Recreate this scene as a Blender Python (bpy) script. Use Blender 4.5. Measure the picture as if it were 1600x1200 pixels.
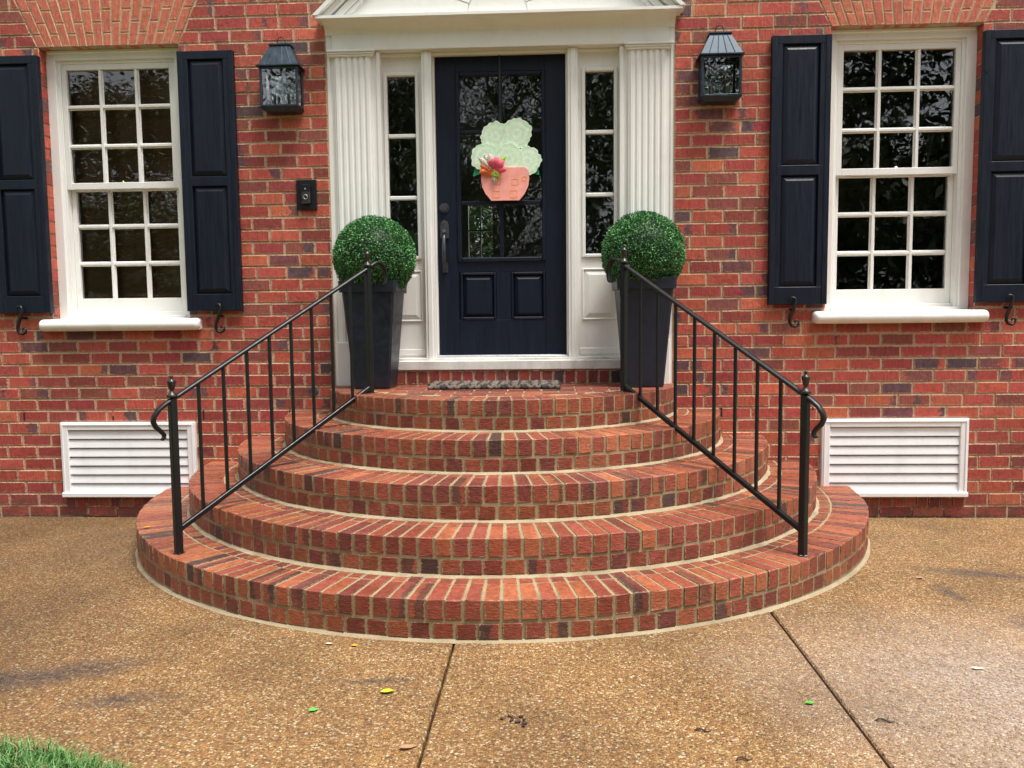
import bpy, math, random
from mathutils import Vector, Matrix, noise as mnoise
random.seed(7)
R_ = math.radians
scene = bpy.context.scene
for o in list(bpy.data.objects):
    bpy.data.objects.remove(o)
COL = scene.collection

# ------------------------------------------------------------------ camera
yaw, pitch, roll = 0.0460, 0.0799, 0.0104
CAMP = Vector((0.3143, -5.4005, 1.312))
Fw = Vector((-math.sin(yaw) * math.cos(pitch), math.cos(yaw) * math.cos(pitch), -math.sin(pitch)))
Rt = Vector((math.cos(yaw), math.sin(yaw), 0))
Up = Rt.cross(Fw)
Xc = math.cos(roll) * Rt - math.sin(roll) * Up
Yc = math.sin(roll) * Rt + math.cos(roll) * Up
cam = bpy.data.cameras.new('camera')
cam.sensor_width = 36
cam.lens = 1243.68 * 36 / 1600
cam.clip_start = 0.05
cam.clip_end = 600
camo = bpy.data.objects.new('camera', cam)
COL.objects.link(camo)
camo.matrix_world = Matrix(((Xc.x, Yc.x, -Fw.x, CAMP.x), (Xc.y, Yc.y, -Fw.y, CAMP.y), (Xc.z, Yc.z, -Fw.z, CAMP.z), (0, 0, 0, 1)))
scene.camera = camo

# ------------------------------------------------------------------ world, sun, exposure
world = bpy.data.worlds.new('World')
scene.world = world
world.use_nodes = True
wn, wl = world.node_tree.nodes, world.node_tree.links
wn.clear()
sky = wn.new('ShaderNodeTexSky')
sky.sky_type = 'NISHITA'
sky.sun_disc = False
SUN_EL, SUN_AZ = R_(70), R_(130)          # azimuth from +Y towards +X
sky.sun_elevation = SUN_EL
sky.sun_rotation = SUN_AZ
sky.air_density = 1.0
sky.dust_density = 4.0
sky.ozone_density = 1.0
hs = wn.new('ShaderNodeHueSaturation')
hs.inputs['Saturation'].default_value = 0.30
bgn = wn.new('ShaderNodeBackground')
bgn.inputs['Strength'].default_value = 0.125
wo = wn.new('ShaderNodeOutputWorld')
wl.new(sky.outputs[0], hs.inputs['Color'])
wl.new(hs.outputs[0], bgn.inputs['Color'])
wl.new(bgn.outputs[0], wo.inputs['Surface'])
sund = bpy.data.lights.new('sun', 'SUN')
sund.energy = 2.5
sund.angle = R_(20)
sund.color = (1.0, 0.97, 0.915)
suno = bpy.data.objects.new('sun', sund)
COL.objects.link(suno)
sdir = Vector((math.sin(SUN_AZ) * math.cos(SUN_EL), math.cos(SUN_AZ) * math.cos(SUN_EL), math.sin(SUN_EL)))
suno.rotation_euler = sdir.to_track_quat('Z', 'Y').to_euler()
suno.location = sdir * 20
scene.view_settings.view_transform = 'Standard'
scene.view_settings.look = 'None'
scene.view_settings.gamma = 1
scene.view_settings.use_curve_mapping = False
scene.view_settings.exposure = 0.86
scene.cycles.max_bounces = 7
scene.cycles.transparent_max_bounces = 12
scene.cycles.use_denoising = True
scene.cycles.caustics_reflective = False
scene.cycles.caustics_refractive = False

# ------------------------------------------------------------------ materials
def new_mat(name):
    m = bpy.data.materials.new(name)
    m.use_nodes = True
    nt = m.node_tree
    nt.nodes.clear()
    out = nt.nodes.new('ShaderNodeOutputMaterial')
    b = nt.nodes.new('ShaderNodeBsdfPrincipled')
    nt.links.new(b.outputs[0], out.inputs['Surface'])
    return m, nt, b, out
class NT:
    """short node helpers"""
    def __init__(s, nt):
        s.nt = nt; s.N = nt.nodes; s.L = nt.links
    def pos(s):
        return s.N.new('ShaderNodeNewGeometry').outputs['Position']
    def put(s, sock, v):
        if hasattr(v, 'is_linked') or hasattr(v, 'links'):
            s.L.new(v, sock)
        else:
            sock.default_value = v
    def scale(s, vec, sx, sy, sz, loc=(0, 0, 0)):
        m = s.N.new('ShaderNodeMapping')
        m.inputs['Scale'].default_value = (sx, sy, sz)
        m.inputs['Location'].default_value = loc
        s.L.new(vec, m.inputs['Vector'])
        return m.outputs[0]
    def noise(s, vec, sc, det=3, rough=0.55, dist=0):
        n = s.N.new('ShaderNodeTexNoise')
        n.inputs['Scale'].default_value = sc
        n.inputs['Detail'].default_value = det
        n.inputs['Roughness'].default_value = rough
        n.inputs['Distortion'].default_value = dist
        s.L.new(vec, n.inputs['Vector'])
        return n.outputs['Fac']
    def vor(s, vec, sc, feature='F1', rnd=1):
        n = s.N.new('ShaderNodeTexVoronoi')
        n.feature = feature
        n.inputs['Scale'].default_value = sc
        n.inputs['Randomness'].default_value = rnd
        s.L.new(vec, n.inputs['Vector'])
        return n
    def rng(s, v, a, b, c=0, d=1, clamp=True):
        n = s.N.new('ShaderNodeMapRange')
        n.clamp = clamp
        s.put(n.inputs['Value'], v)
        n.inputs['From Min'].default_value = a
        n.inputs['From Max'].default_value = b
        n.inputs['To Min'].default_value = c
        n.inputs['To Max'].default_value = d
        return n.outputs['Result']
    def math(s, op, a, b=0.0):
        n = s.N.new('ShaderNodeMath')
        n.operation = op
        s.put(n.inputs[0], a)
        s.put(n.inputs[1], b)
        return n.outputs[0]
    def mix(s, f, a, b, mode='MIX'):
        n = s.N.new('ShaderNodeMix')
        n.data_type = 'RGBA'
        n.blend_type = mode
        s.put(n.inputs['Factor'], f)
        s.put(n.inputs['A'], a if not isinstance(a, tuple) else (*a[:3], 1))
        s.put(n.inputs['B'], b if not isinstance(b, tuple) else (*b[:3], 1))
        return n.outputs['Result']
    def ramp(s, f, stops, interp='LINEAR'):
        n = s.N.new('ShaderNodeValToRGB')
        n.color_ramp.interpolation = interp
        while len(n.color_ramp.elements) < len(stops):
            n.color_ramp.elements.new(0.5)
        for e, (p, c) in zip(n.color_ramp.elements, stops):
            e.position = p
            e.color = (*c, 1)
        s.L.new(f, n.inputs['Fac'])
        return n.outputs['Color']
    def bump(s, h, strength=0.3, dist=0.002):
        n = s.N.new('ShaderNodeBump')
        n.inputs['Strength'].default_value = strength
        n.inputs['Distance'].default_value = dist
        s.L.new(h, n.inputs['Height'])
        return n.outputs['Normal']
    def grey(s, v):
        n = s.N.new('ShaderNodeCombineColor')
        for k in range(3):
            s.put(n.inputs[k], v)
        return n.outputs[0]
    def attr(s, name):
        n = s.N.new('ShaderNodeAttribute')
        n.attribute_name = name
        return n.outputs['Color'], n.outputs['Alpha']

MAT = {}
def simple(name, col, rough=0.5, metal=0.0, nscale=40, namt=0.12, bump=0.0, bdist=0.001, stretch=(1, 1, 1), spec=0.5, coat=0, dirt=0.0):
    m, nt, b, out = new_mat(name)
    t = NT(nt)
    p = t.scale(t.pos(), *stretch)
    n1 = t.noise(p, nscale, 4)
    n2 = t.noise(p, nscale * 0.13, 2)
    v = t.math('ADD', t.rng(n1, 0.3, 0.7, 1 - namt, 1 + namt), t.rng(n2, 0.3, 0.7, -namt * .7, namt * .7))
    cc = t.mix(1.0, col, t.grey(v), 'MULTIPLY')
    if dirt:
        q = t.pos()
        g1 = t.rng(t.noise(t.scale(q, 1, 1, .35), 7, 6, 0.7), 0.50, 0.78, 0, dirt)
        g2 = t.rng(t.noise(q, 48, 4, 0.7), 0.66, 0.78, 0, dirt)
        cc = t.mix(t.math('MAXIMUM', g1, g2), cc, (0.26, 0.22, 0.16))
    t.L.new(cc, b.inputs['Base Color'])
    t.L.new(t.rng(n1, 0.3, 0.7, rough - 0.08, min(1, rough + 0.08)), b.inputs['Roughness'])
    b.inputs['Metallic'].default_value = metal
    b.inputs['Specular IOR Level'].default_value = spec
    b.inputs['Coat Weight'].default_value = coat
    if bump:
        t.L.new(t.bump(n1, bump, bdist), b.inputs['Normal'])
    MAT[name] = m
    return m

def brick_mat(name, streak, wet, EU, EV, MORT, FLC=((0.055, 0.036, 0.044), (0.15, 0.085, 0.095))):
    m, nt, b, out = new_mat(name)
    t = NT(nt)
    p = t.pos()
    col, alpha = t.attr('Col')
    st = t.noise(t.scale(p, *streak), 1.0, 4, 0.6)
    fine = t.noise(p, 260, 3, 0.7)
    mid = t.noise(p, 34, 4, 0.6)
    v = t.math('MULTIPLY', t.rng(st, 0.25, 0.75, 0.70, 1.26), t.rng(mid, 0.25, 0.75, 0.78, 1.20))
    v = t.math('MULTIPLY', v, t.rng(fine, 0.3, 0.7, 0.82, 1.16))
    c = t.mix(1.0, col, t.grey(v), 'MULTIPLY')
    # purple-grey flashing left by the kiln in bands across some bricks
    lc, lw = t.attr('Loc')
    sp = t.N.new('ShaderNodeSeparateColor')
    t.L.new(lc, sp.inputs[0])
    wob = t.math('ADD', sp.outputs[0], t.rng(t.noise(p, 26, 4, 0.6), 0.25, 0.75, -0.22, 0.22))
    dist = t.math('SUBTRACT', t.math('ABSOLUTE', t.math('SUBTRACT', wob, sp.outputs[2])), lw)
    fm = t.math('MULTIPLY', t.rng(dist, 0.02, -0.04, 0, 1), alpha)
    c = t.mix(fm, c, t.mix(t.rng(mid, .3, .7), FLC[0], FLC[1]))
    # mortar smeared over the arrises
    eu = t.math('MULTIPLY', t.math('MINIMUM', sp.outputs[0], t.math('SUBTRACT', 1.0, sp.outputs[0])), EU)
    ev = t.math('MULTIPLY', t.math('MINIMUM', sp.outputs[1], t.math('SUBTRACT', 1.0, sp.outputs[1])), EV)
    ed = t.math('MINIMUM', eu, ev)
    sm_ = t.rng(t.math('SUBTRACT', ed, t.rng(t.noise(p, 75, 4, 0.7), 0.42, 0.78, -0.001, 0.0085)), 0.0006, -0.0006, 0, 0.75)
    c = t.mix(sm_, c, MORT)
    c = t.mix(1.0, c, t.grey(t.rng(t.noise(p, 1.1, 4, 0.6), 0.3, 0.7, 0.86, 1.10)), 'MULTIPLY')
    if not wet:
        sz = t.N.new('ShaderNodeSeparateXYZ')
        t.L.new(p, sz.inputs[0])
        spl = t.math('MULTIPLY', t.rng(sz.outputs[2], 0.16, -0.02, 0, 1), t.rng(t.noise(p, 11, 5, 0.7), 0.38, 0.62, 0.1, 0.8))
        c = t.mix(spl, c, (0.075, 0.050, 0.032))
    # a few pale lime blooms and dark pits
    bl = t.rng(t.noise(p, 21, 5, 0.7), 0.68, 0.80, 0, 0.35)
    c = t.mix(bl, c, (0.50, 0.30, 0.22))
    pit = t.rng(t.noise(p, 120, 2, 0.5), 0.70, 0.76, 0, 0.8)
    c = t.mix(pit, c, (0.05, 0.022, 0.02))
    if wet:
        wn_ = t.noise(p, 2.3, 3, 0.6)
        wm = t.rng(wn_, 0.40, 0.62, 0, 1)
        c = t.mix(t.math('MULTIPLY', wm, 0.45), c, t.mix(1.0, c, (0.55, 0.5, 0.48), 'MULTIPLY'))
        t.L.new(t.rng(wm, 0, 1, 0.58, 0.26), b.inputs['Roughness'])
    else:
        t.L.new(t.rng(mid, 0.3, 0.7, 0.72, 0.9), b.inputs['Roughness'])
    t.L.new(c, b.inputs['Base Color'])
    b.inputs['Specular IOR Level'].default_value = 0.4
    h = t.math('ADD', t.math('MULTIPLY', st, 0.9), t.math('ADD', t.math('MULTIPLY', fine, 0.35), mid))
    h = t.math('SUBTRACT', h, t.math('MULTIPLY', pit, 0.6))
    t.L.new(t.bump(h, 0.8, 0.005), b.inputs['Normal'])
    MAT[name] = m
brick_mat('wall_brick', (130, 130, 14), False, .20, .072, (0.60, 0.42, 0.27))
brick_mat('step_brick', (40, 40, 150), True, .06, .08, (0.40, 0.30, 0.17), ((0.050, 0.028, 0.024), (0.12, 0.060, 0.048)))

def mortar_mat(name, ca, cb, dirt):
    m, nt, b, out = new_mat(name)
    t = NT(nt)
    p = t.pos()
    a = t.noise(p, 6, 4, 0.6)
    f = t.noise(p, 330, 3, 0.7)
    c = t.mix(t.rng(a, 0.3, 0.7), ca, cb)
    c = t.mix(1.0, c, t.grey(t.rng(f, 0.3, 0.7, 0.78, 1.15)), 'MULTIPLY')
    c = t.mix(t.rng(t.noise(p, 3.1, 5, 0.65), 0.52, 0.72, 0, dirt), c, (0.13, 0.10, 0.055))
    t.L.new(c, b.inputs['Base Color'])
    b.inputs['Roughness'].default_value = 0.9
    t.L.new(t.bump(t.math('ADD', f, t.noise(p, 60, 2)), 0.6, 0.003), b.inputs['Normal'])
    MAT[name] = m
mortar_mat('wall_mortar', (0.56, 0.42, 0.28), (0.45, 0.325, 0.21), 0.35)
mortar_mat('step_mortar', (0.37, 0.29, 0.165), (0.29, 0.22, 0.12), 0.55)
mortar_mat('foot_mortar', (0.40, 0.33, 0.21), (0.30, 0.235, 0.14), 0.65)

simple('cream_paint', (0.815, 0.805, 0.765), 0.42, nscale=9, namt=0.012, dirt=0.16)
simple('white_paint', (0.82, 0.81, 0.77), 0.42, nscale=9, namt=0.03, dirt=0.22)
simple('vinyl', (0.80, 0.80, 0.80), 0.38, nscale=7, namt=0.03, dirt=0.16)
simple('worn_paint', (0.72, 0.70, 0.65), 0.55, nscale=14, namt=0.08, bump=0.3, dirt=0.6)
simple('navy_paint', (0.0065, 0.0100, 0.0195), 0.42, nscale=70, namt=0.22, bump=0.25, bdist=0.0012, stretch=(1.6, 1.6, .08), spec=0.28)
simple('door_paint', (0.0070, 0.0115, 0.023), 0.42, nscale=80, namt=0.2, bump=0.2, bdist=0.001, stretch=(1.6, 1.6, .06), spec=0.26)
simple('planter_resin', (0.010, 0.0145, 0.027), 0.40, nscale=26, namt=0.25, bump=0.12)
simple('black_iron', (0.006, 0.0065, 0.007), 0.40, nscale=60, namt=0.12, bump=0.0, spec=0.4)
simple('iron_finial', (0.055, 0.048, 0.046), 0.38, metal=0.6, nscale=60, namt=0.3)
simple('bronze', (0.075, 0.080, 0.088), 0.38, metal=0.5, nscale=80, namt=0.3)
simple('lantern_metal', (0.030, 0.045, 0.060), 0.42, metal=0.55, nscale=22, namt=0.35, bump=0.1)
simple('gunmetal', (0.07, 0.065, 0.06), 0.35, metal=0.6, nscale=40, namt=0.1)
simple('silver_ring', (0.6, 0.62, 0.64), 0.3, metal=0.8)
simple('mirror', (0.80, 0.83, 0.84), 0.03, metal=1.0, namt=0.0)
simple('dark_void', (0.012, 0.010, 0.009), 0.9)
simple('candle', (0.85, 0.82, 0.74), 0.45)
simple('room_wall', (0.60, 0.57, 0.52), 0.8, nscale=4)
simple('blind', (0.80, 0.42, 0.36), 0.85, nscale=90, namt=0.15, stretch=(.15, 1, 1))
simple('brass', (0.55, 0.42, 0.18), 0.3, metal=0.9)
simple('soil', (0.035, 0.027, 0.018), 0.95, nscale=60, namt=0.5, bump=0.5, bdist=0.006)
simple('twig', (0.05, 0.032, 0.022), 0.85)
simple('bark', (0.10, 0.075, 0.055), 0.9, nscale=9, namt=0.4, bump=0.6, bdist=0.03)
simple('aluminium', (0.55, 0.55, 0.57), 0.4, metal=0.7)
simple('siding', (0.55, 0.55, 0.53), 0.6)
simple('shingle', (0.075, 0.07, 0.068), 0.85, nscale=12, namt=0.3)
simple('leaf_yellow', (0.50, 0.52, 0.03), 0.45)
simple('leaf_green', (0.10, 0.40, 0.05), 0.45)
simple('leaf_brown', (0.34, 0.20, 0.11), 0.6)
simple('leaf_orange', (0.62, 0.30, 0.03), 0.5)
simple('leaf_pale', (0.62, 0.55, 0.40), 0.6)
simple('ribbon', (0.012, 0.013, 0.015), 0.6)
simple('jute', (0.13, 0.105, 0.085), 0.95, nscale=150, namt=0.5, bump=0.7, bdist=0.004)
simple('jute_dark', (0.045, 0.035, 0.030), 0.95, nscale=150, namt=0.5, bump=0.7, bdist=0.004)
simple('hang_pot', (0.98, 0.40, 0.33), 0.5, nscale=20, namt=0.08)
simple('hang_orange', (0.90, 0.36, 0.10), 0.5)
simple('hang_green', (0.0, 0.24, 0.11), 0.5)
simple('bow_pink', (0.80, 0.10, 0.16), 0.6)
simple('bow_coral', (0.78, 0.17, 0.05), 0.65)
simple('bow_lime', (0.42, 0.50, 0.07), 0.6)

def spotted():
    m, nt, b, out = new_mat('leopard_ribbon')
    t = NT(nt)
    v = t.vor(t.pos(), 130)
    t.L.new(t.mix(t.rng(v.outputs['Distance'], 0.30, 0.36), (0.03, 0.02, 0.015), (0.72, 0.62, 0.52)), b.inputs['Base Color'])
    b.inputs['Roughness'].default_value = 0.7
    MAT['leopard_ribbon'] = m
spotted()
def hydrangea():
    m, nt, b, out = new_mat('hydrangea')
    t = NT(nt)
    p = t.pos()
    n = t.noise(p, 26, 5, 0.65, 1.5)
    col, a = t.attr('Col')
    c = t.mix(t.rng(n, 0.35, 0.68), (0.66, 0.90, 0.62), (0.95, 1.0, 0.93))
    t.L.new(t.mix(1.0, c, col, 'MULTIPLY'), b.inputs['Base Color'])
    b.inputs['Roughness'].default_value = 0.6
    t.L.new(t.bump(n, 0.4, 0.004), b.inputs['Normal'])
    MAT['hydrangea'] = m
hydrangea()
def leafy(name, rough=0.4, spec=0.5):
    m, nt, b, out = new_mat(name)
    t = NT(nt)
    col, a = t.attr('Col')
    t.L.new(col, b.inputs['Base Color'])
    b.inputs['Roughness'].default_value = rough
    b.inputs['Specular IOR Level'].default_value = spec
    MAT[name] = m
leafy('boxwood', 0.46, 0.45)
leafy('tree_leaf', 0.5)
leafy('grass_blade', 0.5)

def glass(name, wav, sc, ior=1.55, tint=(0.93, 0.95, 0.94)):
    m = bpy.data.materials.new(name)
    m.use_nodes = True
    nt = m.node_tree
    nt.nodes.clear()
    t = NT(nt)
    out = t.N.new('ShaderNodeOutputMaterial')
    tr = t.N.new('ShaderNodeBsdfTransparent')
    tr.inputs['Color'].default_value = (*tint, 1)
    gl = t.N.new('ShaderNodeBsdfGlossy')
    gl.inputs['Roughness'].default_value = 0.0
    gl.inputs['Color'].default_value = (1, 1, 1, 1)
    fr = t.N.new('ShaderNodeFresnel')
    fr.inputs['IOR'].default_value = ior
    n = t.noise(t.pos(), sc, 2, 0.5)
    nb = t.bump(n, 1.0, wav)
    t.L.new(nb, gl.inputs['Normal'])
    mx = t.N.new('ShaderNodeMixShader')
    t.L.new(fr.outputs[0], mx.inputs[0])
    t.L.new(tr.outputs[0], mx.inputs[1])
    t.L.new(gl.outputs[0], mx.inputs[2])
    t.L.new(mx.outputs[0], out.inputs['Surface'])
    MAT[name] = m
glass('window_glass', 0.0002, 7, 2.15)     # double glazing: four reflecting faces
glass('door_glass', 0.0009, 9, 2.1)
glass('lantern_glass', 0.0001, 9, 2.5)
glass('bulb_glass', 0.0001, 9, 1.5)

def aggregate():
    m, nt, b, out = new_mat('exposed_aggregate')
    t = NT(nt)
    p = t.pos()
    warp = t.N.new('ShaderNodeVectorMath')
    warp.operation = 'ADD'
    nz = t.N.new('ShaderNodeTexNoise')
    nz.inputs['Scale'].default_value = 60
    t.L.new(p, nz.inputs['Vector'])
    sc = t.N.new('ShaderNodeVectorMath')
    sc.operation = 'SCALE'
    sc.inputs['Scale'].default_value = 0.010
    t.L.new(nz.outputs['Color'], sc.inputs[0])
    t.L.new(p, warp.inputs[0])
    t.L.new(sc.outputs[0], warp.inputs[1])
    v = t.vor(t.scale(warp.outputs[0], 1, 1, 0.3), 125)
    sep = t.N.new('ShaderNodeSeparateColor')
    t.L.new(v.outputs['Color'], sep.inputs[0])
    peb = t.ramp(sep.outputs[0], [(0.0, (0.12, 0.050, 0.018)), (0.14, (0.38, 0.165, 0.048)), (0.30, (0.47, 0.245, 0.075)), (0.48, (0.56, 0.33, 0.115)),
                                  (0.62, (0.42, 0.20, 0.075)), (0.74, (0.70, 0.50, 0.25)), (0.84, (0.30, 0.125, 0.055)), (0.93, (0.86, 0.72, 0.47)), (1.0, (0.22, 0.15, 0.10))], 'CONSTANT')
    peb = t.mix(0.22, peb, (0.45, 0.26, 0.095))
    edge = t.rng(v.outputs['Distance'], 0.46, 0.72, 0, 0.8)
    c = t.mix(edge, peb, (0.20, 0.120, 0.052))
    c = t.mix(1.0, c, t.grey(t.rng(t.noise(p, 1.7, 5, 0.6), 0.3, 0.7, 0.46, 0.80)), 'MULTIPLY')
    # the bleached, worn drive towards the right, darker colour towards the left
    sx = t.N.new('ShaderNodeSeparateXYZ')
    t.L.new(p, sx.inputs[0])
    worn = t.math('MULTIPLY', t.rng(t.math('ADD', sx.outputs[0], t.math('MULTIPLY', t.noise(p, 1.1, 4, 0.6), 1.2)), 1.5, 2.5), t.rng(sx.outputs[1], -1.7, -2.5))
    c = t.mix(t.math('MULTIPLY', worn, 0.5), c, t.mix(sep.outputs[1], (0.60, 0.52, 0.46), (0.20, 0.15, 0.115)))
    def blob(x, y, rx, ry, rot=0.0):
        mp = t.N.new('ShaderNodeMapping')
        mp.vector_type = 'TEXTURE'
        mp.inputs['Location'].default_value = (x, y, 0)
        mp.inputs['Rotation'].default_value = (0, 0, rot)
        mp.inputs['Scale'].default_value = (rx, ry, 50)
        t.L.new(p, mp.inputs['Vector'])
        ln = t.N.new('ShaderNodeVectorMath')
        ln.operation = 'LENGTH'
        t.L.new(mp.outputs[0], ln.inputs[0])
        return t.rng(t.math('ADD', ln.outputs['Value'], t.math('MULTIPLY', t.noise(p, 7, 5, 0.7), 1.6)), 1.0, 1.9, 1, 0)
    stain = blob(-1.62, -2.60, .50, .12, .32)
    for a in ((-0.33, -2.61, .17, .025, .1), (2.55, -1.30, .40, .09, -.3), (2.55, -1.95, .40, .10, .2), (2.22, -1.62, .05, .16, .1), (-1.2, -2.78, .22, .07, .2)):
        stain = t.math('MAXIMUM', stain, blob(*a))
    c = t.mix(t.math('MULTIPLY', stain, t.rng(t.noise(p, 42, 4, 0.7), 0.34, 0.54, 0.15, 1.0)), c, t.mix(sep.outputs[2], (0.035, 0.028, 0.026), (0.13, 0.085, 0.06)))
    dark_left = t.rng(t.math('ADD', t.math('MULTIPLY', sx.outputs[0], -1.0), t.math('MULTIPLY', t.noise(p, 1.3, 4, 0.6), 1.4)), 1.45, 2.9, 0, 0.62)
    c = t.mix(dark_left, c, t.mix(1.0, c, (0.42, 0.38, 0.34), 'MULTIPLY'))
    damp = t.rng(t.noise(p, 0.9, 4, 0.6), 0.42, 0.62)
    t.L.new(c, b.inputs['Base Color'])
    t.L.new(t.rng(damp, 0, 1, 0.70, 0.50), b.inputs['Roughness'])
    b.inputs['Specular IOR Level'].default_value = 0.4
    h = t.math('MULTIPLY', t.rng(v.outputs['Distance'], 0.0, 0.7, 1, 0), t.rng(sep.outputs[1], 0, 1, .6, 1))
    t.L.new(t.bump(h, 0.9, 0.006), b.inputs['Normal'])
    MAT['exposed_aggregate'] = m
aggregate()
def lawnmat():
    m, nt, b, out = new_mat('lawn')
    t = NT(nt)
    p = t.pos()
    t.L.new(t.mix(t.noise(p, 30, 5), (0.035, 0.075, 0.015), (0.07, 0.13, 0.03)), b.inputs['Base Color'])
    b.inputs['Roughness'].default_value = 0.9
    MAT['lawn'] = m
lawnmat()

# ------------------------------------------------------------------ mesh builder
class MB:
    def __init__(s):
        s.v, s.f, s.c, s.sm, s.l = [], [], [], [], []
        s.col = (1, 1, 1, 1)
        s.band = (0.5, 0.0)     # centre and half-width of a brick's flashed band
    def add(s, vs, fs, smooth=False):
        o = len(s.v)
        s.v += [tuple(p) for p in vs]
        s.c += [s.col] * len(vs)
        s.l += [(0.5, 0.5, 0, 0)] * len(vs)
        s.f += [tuple(i + o for i in f) for f in fs]
        s.sm += [smooth] * len(fs)
        return s
    def box(s, x0, x1, y0, y1, z0, z1, ch=0.0):
        if x0 > x1: x0, x1 = x1, x0
        if y0 > y1: y0, y1 = y1, y0
        if z0 > z1: z0, z1 = z1, z0
        if ch <= 0:
            vs = [(x, y, z) for z in (z0, z1) for y in (y0, y1) for x in (x0, x1)]
            return s.add(vs, [(0, 2, 3, 1), (4, 5, 7, 6), (0, 1, 5, 4), (2, 6, 7, 3), (0, 4, 6, 2), (1, 3, 7, 5)])
        c = min(ch, (x1 - x0) * .45, (y1 - y0) * .45, (z1 - z0) * .45)
        X, Y, Z = (x0, x1), (y0, y1), (z0, z1)
        vs, idx = [], {}
        for i in (0, 1):
            for j in (0, 1):
                for k in (0, 1):
                    sx, sy, sz = (c if i == 0 else -c), (c if j == 0 else -c), (c if k == 0 else -c)
                    for ax, p in enumerate(((X[i], Y[j] + sy, Z[k] + sz), (X[i] + sx, Y[j], Z[k] + sz), (X[i] + sx, Y[j] + sy, Z[k]))):
                        idx[i, j, k, ax] = len(vs)
                        vs.append(p)
        g = lambda i, j, k, a: idx[i, j, k, a]
        fs = []
        for i in (0, 1):
            q = [g(i, 0, 0, 0), g(i, 0, 1, 0), g(i, 1, 1, 0), g(i, 1, 0, 0)]
            fs.append(q if i == 0 else q[::-1])
            q = [g(0, i, 0, 1), g(1, i, 0, 1), g(1, i, 1, 1), g(0, i, 1, 1)]
            fs.append(q if i == 0 else q[::-1])
            q = [g(0, 0, i, 2), g(0, 1, i, 2), g(1, 1, i, 2), g(1, 0, i, 2)]
            fs.append(q if i == 0 else q[::-1])
        for i in (0, 1):
            for j in (0, 1):
                fl = (i + j) % 2
                q = [g(i, j, 0, 0), g(i, j, 0, 1), g(i, j, 1, 1), g(i, j, 1, 0)]
                fs.append(q if fl == 0 else q[::-1])
                q = [g(i, 0, j, 2), g(i, 0, j, 0), g(i, 1, j, 0), g(i, 1, j, 2)]
                fs.append(q if fl == 0 else q[::-1])
                q = [g(0, i, j, 1), g(0, i, j, 2), g(1, i, j, 2), g(1, i, j, 1)]
                fs.append(q if fl == 0 else q[::-1])
                for k in (0, 1):
                    q = [g(i, j, k, 0), g(i, j, k, 1), g(i, j, k, 2)]
                    fs.append(q if (i + j + k) % 2 else q[::-1])
        return s.add(vs, fs)
    def frustum(s, a, za, b, zb, smooth=False, cap=True):
        """a, b: lists of (x, y) loops of equal length at heights za, zb"""
        n = len(a)
        vs = [(x, y, za) for x, y in a] + [(x, y, zb) for x, y in b]
        fs = [(i, (i + 1) % n, n + (i + 1) % n, n + i) for i in range(n)]
        if cap:
            fs += [tuple(range(n - 1, -1, -1)), tuple(range(n, 2 * n))]
        return s.add(vs, fs, smooth)
    def prism_y(s, poly, y0, y1):
        """poly: (x, z) loop counter-clockwise seen from -Y; extruded from y0 (front) to y1"""
        n = len(poly)
        vs = [(x, y0, z) for x, z in poly] + [(x, y1, z) for x, z in poly]
        fs = [tuple(range(n)), tuple(range(2 * n - 1, n - 1, -1))] + [(i, n + i, n + (i + 1) % n, (i + 1) % n) for i in range(n)]
        return s.add(vs, fs)
    def prism_x(s, poly, x0, x1, smooth=False):
        """poly: (y, z) loop; extruded along X"""
        n = len(poly)
        vs = [(x0, y, z) for y, z in poly] + [(x1, y, z) for y, z in poly]
        fs = [tuple(range(n - 1, -1, -1)), tuple(range(n, 2 * n))]
        s.add(vs, fs)
        o = len(s.v) - 2 * n
        s.f += [(o + i, o + (i + 1) % n, o + n + (i + 1) % n, o + n + i) for i in range(n)]
        s.sm += [smooth] * n
        return s
    def panel(s, x0, x1, z0, z1, y, h, ins):
        """raised panel: flat field standing h proud of y, sloping to y over ins"""
        vs = [(x0, y, z0), (x1, y, z0), (x1, y, z1), (x0, y, z1),
              (x0 + ins, y - h, z0 + ins), (x1 - ins, y - h, z0 + ins), (x1 - ins, y - h, z1 - ins), (x0 + ins, y - h, z1 - ins)]
        return s.add(vs, [(4, 5, 6, 7), (0, 1, 5, 4), (1, 2, 6, 5), (2, 3, 7, 6), (3, 0, 4, 7), (3, 2, 1, 0)])
    def tube(s, pts, r, n=8, square=False, up=None, smooth=None, rx=None):
        """sweep a round or square section along pts; rx: half-width for flat bars"""
        pts = [Vector(p) for p in pts]
        rings = []
        prev = None
        for i, p in enumerate(pts):
            d = (pts[min(i + 1, len(pts) - 1)] - pts[max(i - 1, 0)]).normalized()
            if up is not None:
                a = d.cross(Vector(up))
                a = a.normalized() if a.length > 1e-5 else (prev or Vector((1, 0, 0)))
            else:
                a = prev - d * prev.dot(d) if prev is not None else d.orthogonal()
                a = a.normalized()
            prev = a
            b = d.cross(a).normalized()
            rr = r[i] if isinstance(r, (list, tuple)) else r
            if square:
                hx = rx if rx is not None else rr
                k = 0.78
                ring = [p + a * (hx * u) + b * (rr * w) for u, w in ((-1, -k), (-k, -1), (k, -1), (1, -k), (1, k), (k, 1), (-k, 1), (-1, k))]
            else:
                ring = [p + a * (rr * math.cos(2 * math.pi * q / n)) + b * (rr * math.sin(2 * math.pi * q / n)) for q in range(n)]
            rings.append(ring)
        m = len(rings[0])
        vs = [q for rg in rings for q in rg]
        fs = []
        for i in range(len(rings) - 1):
            for q in range(m):
                fs.append((i * m + q, i * m + (q + 1) % m, (i + 1) * m + (q + 1) % m, (i + 1) * m + q))
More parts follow.
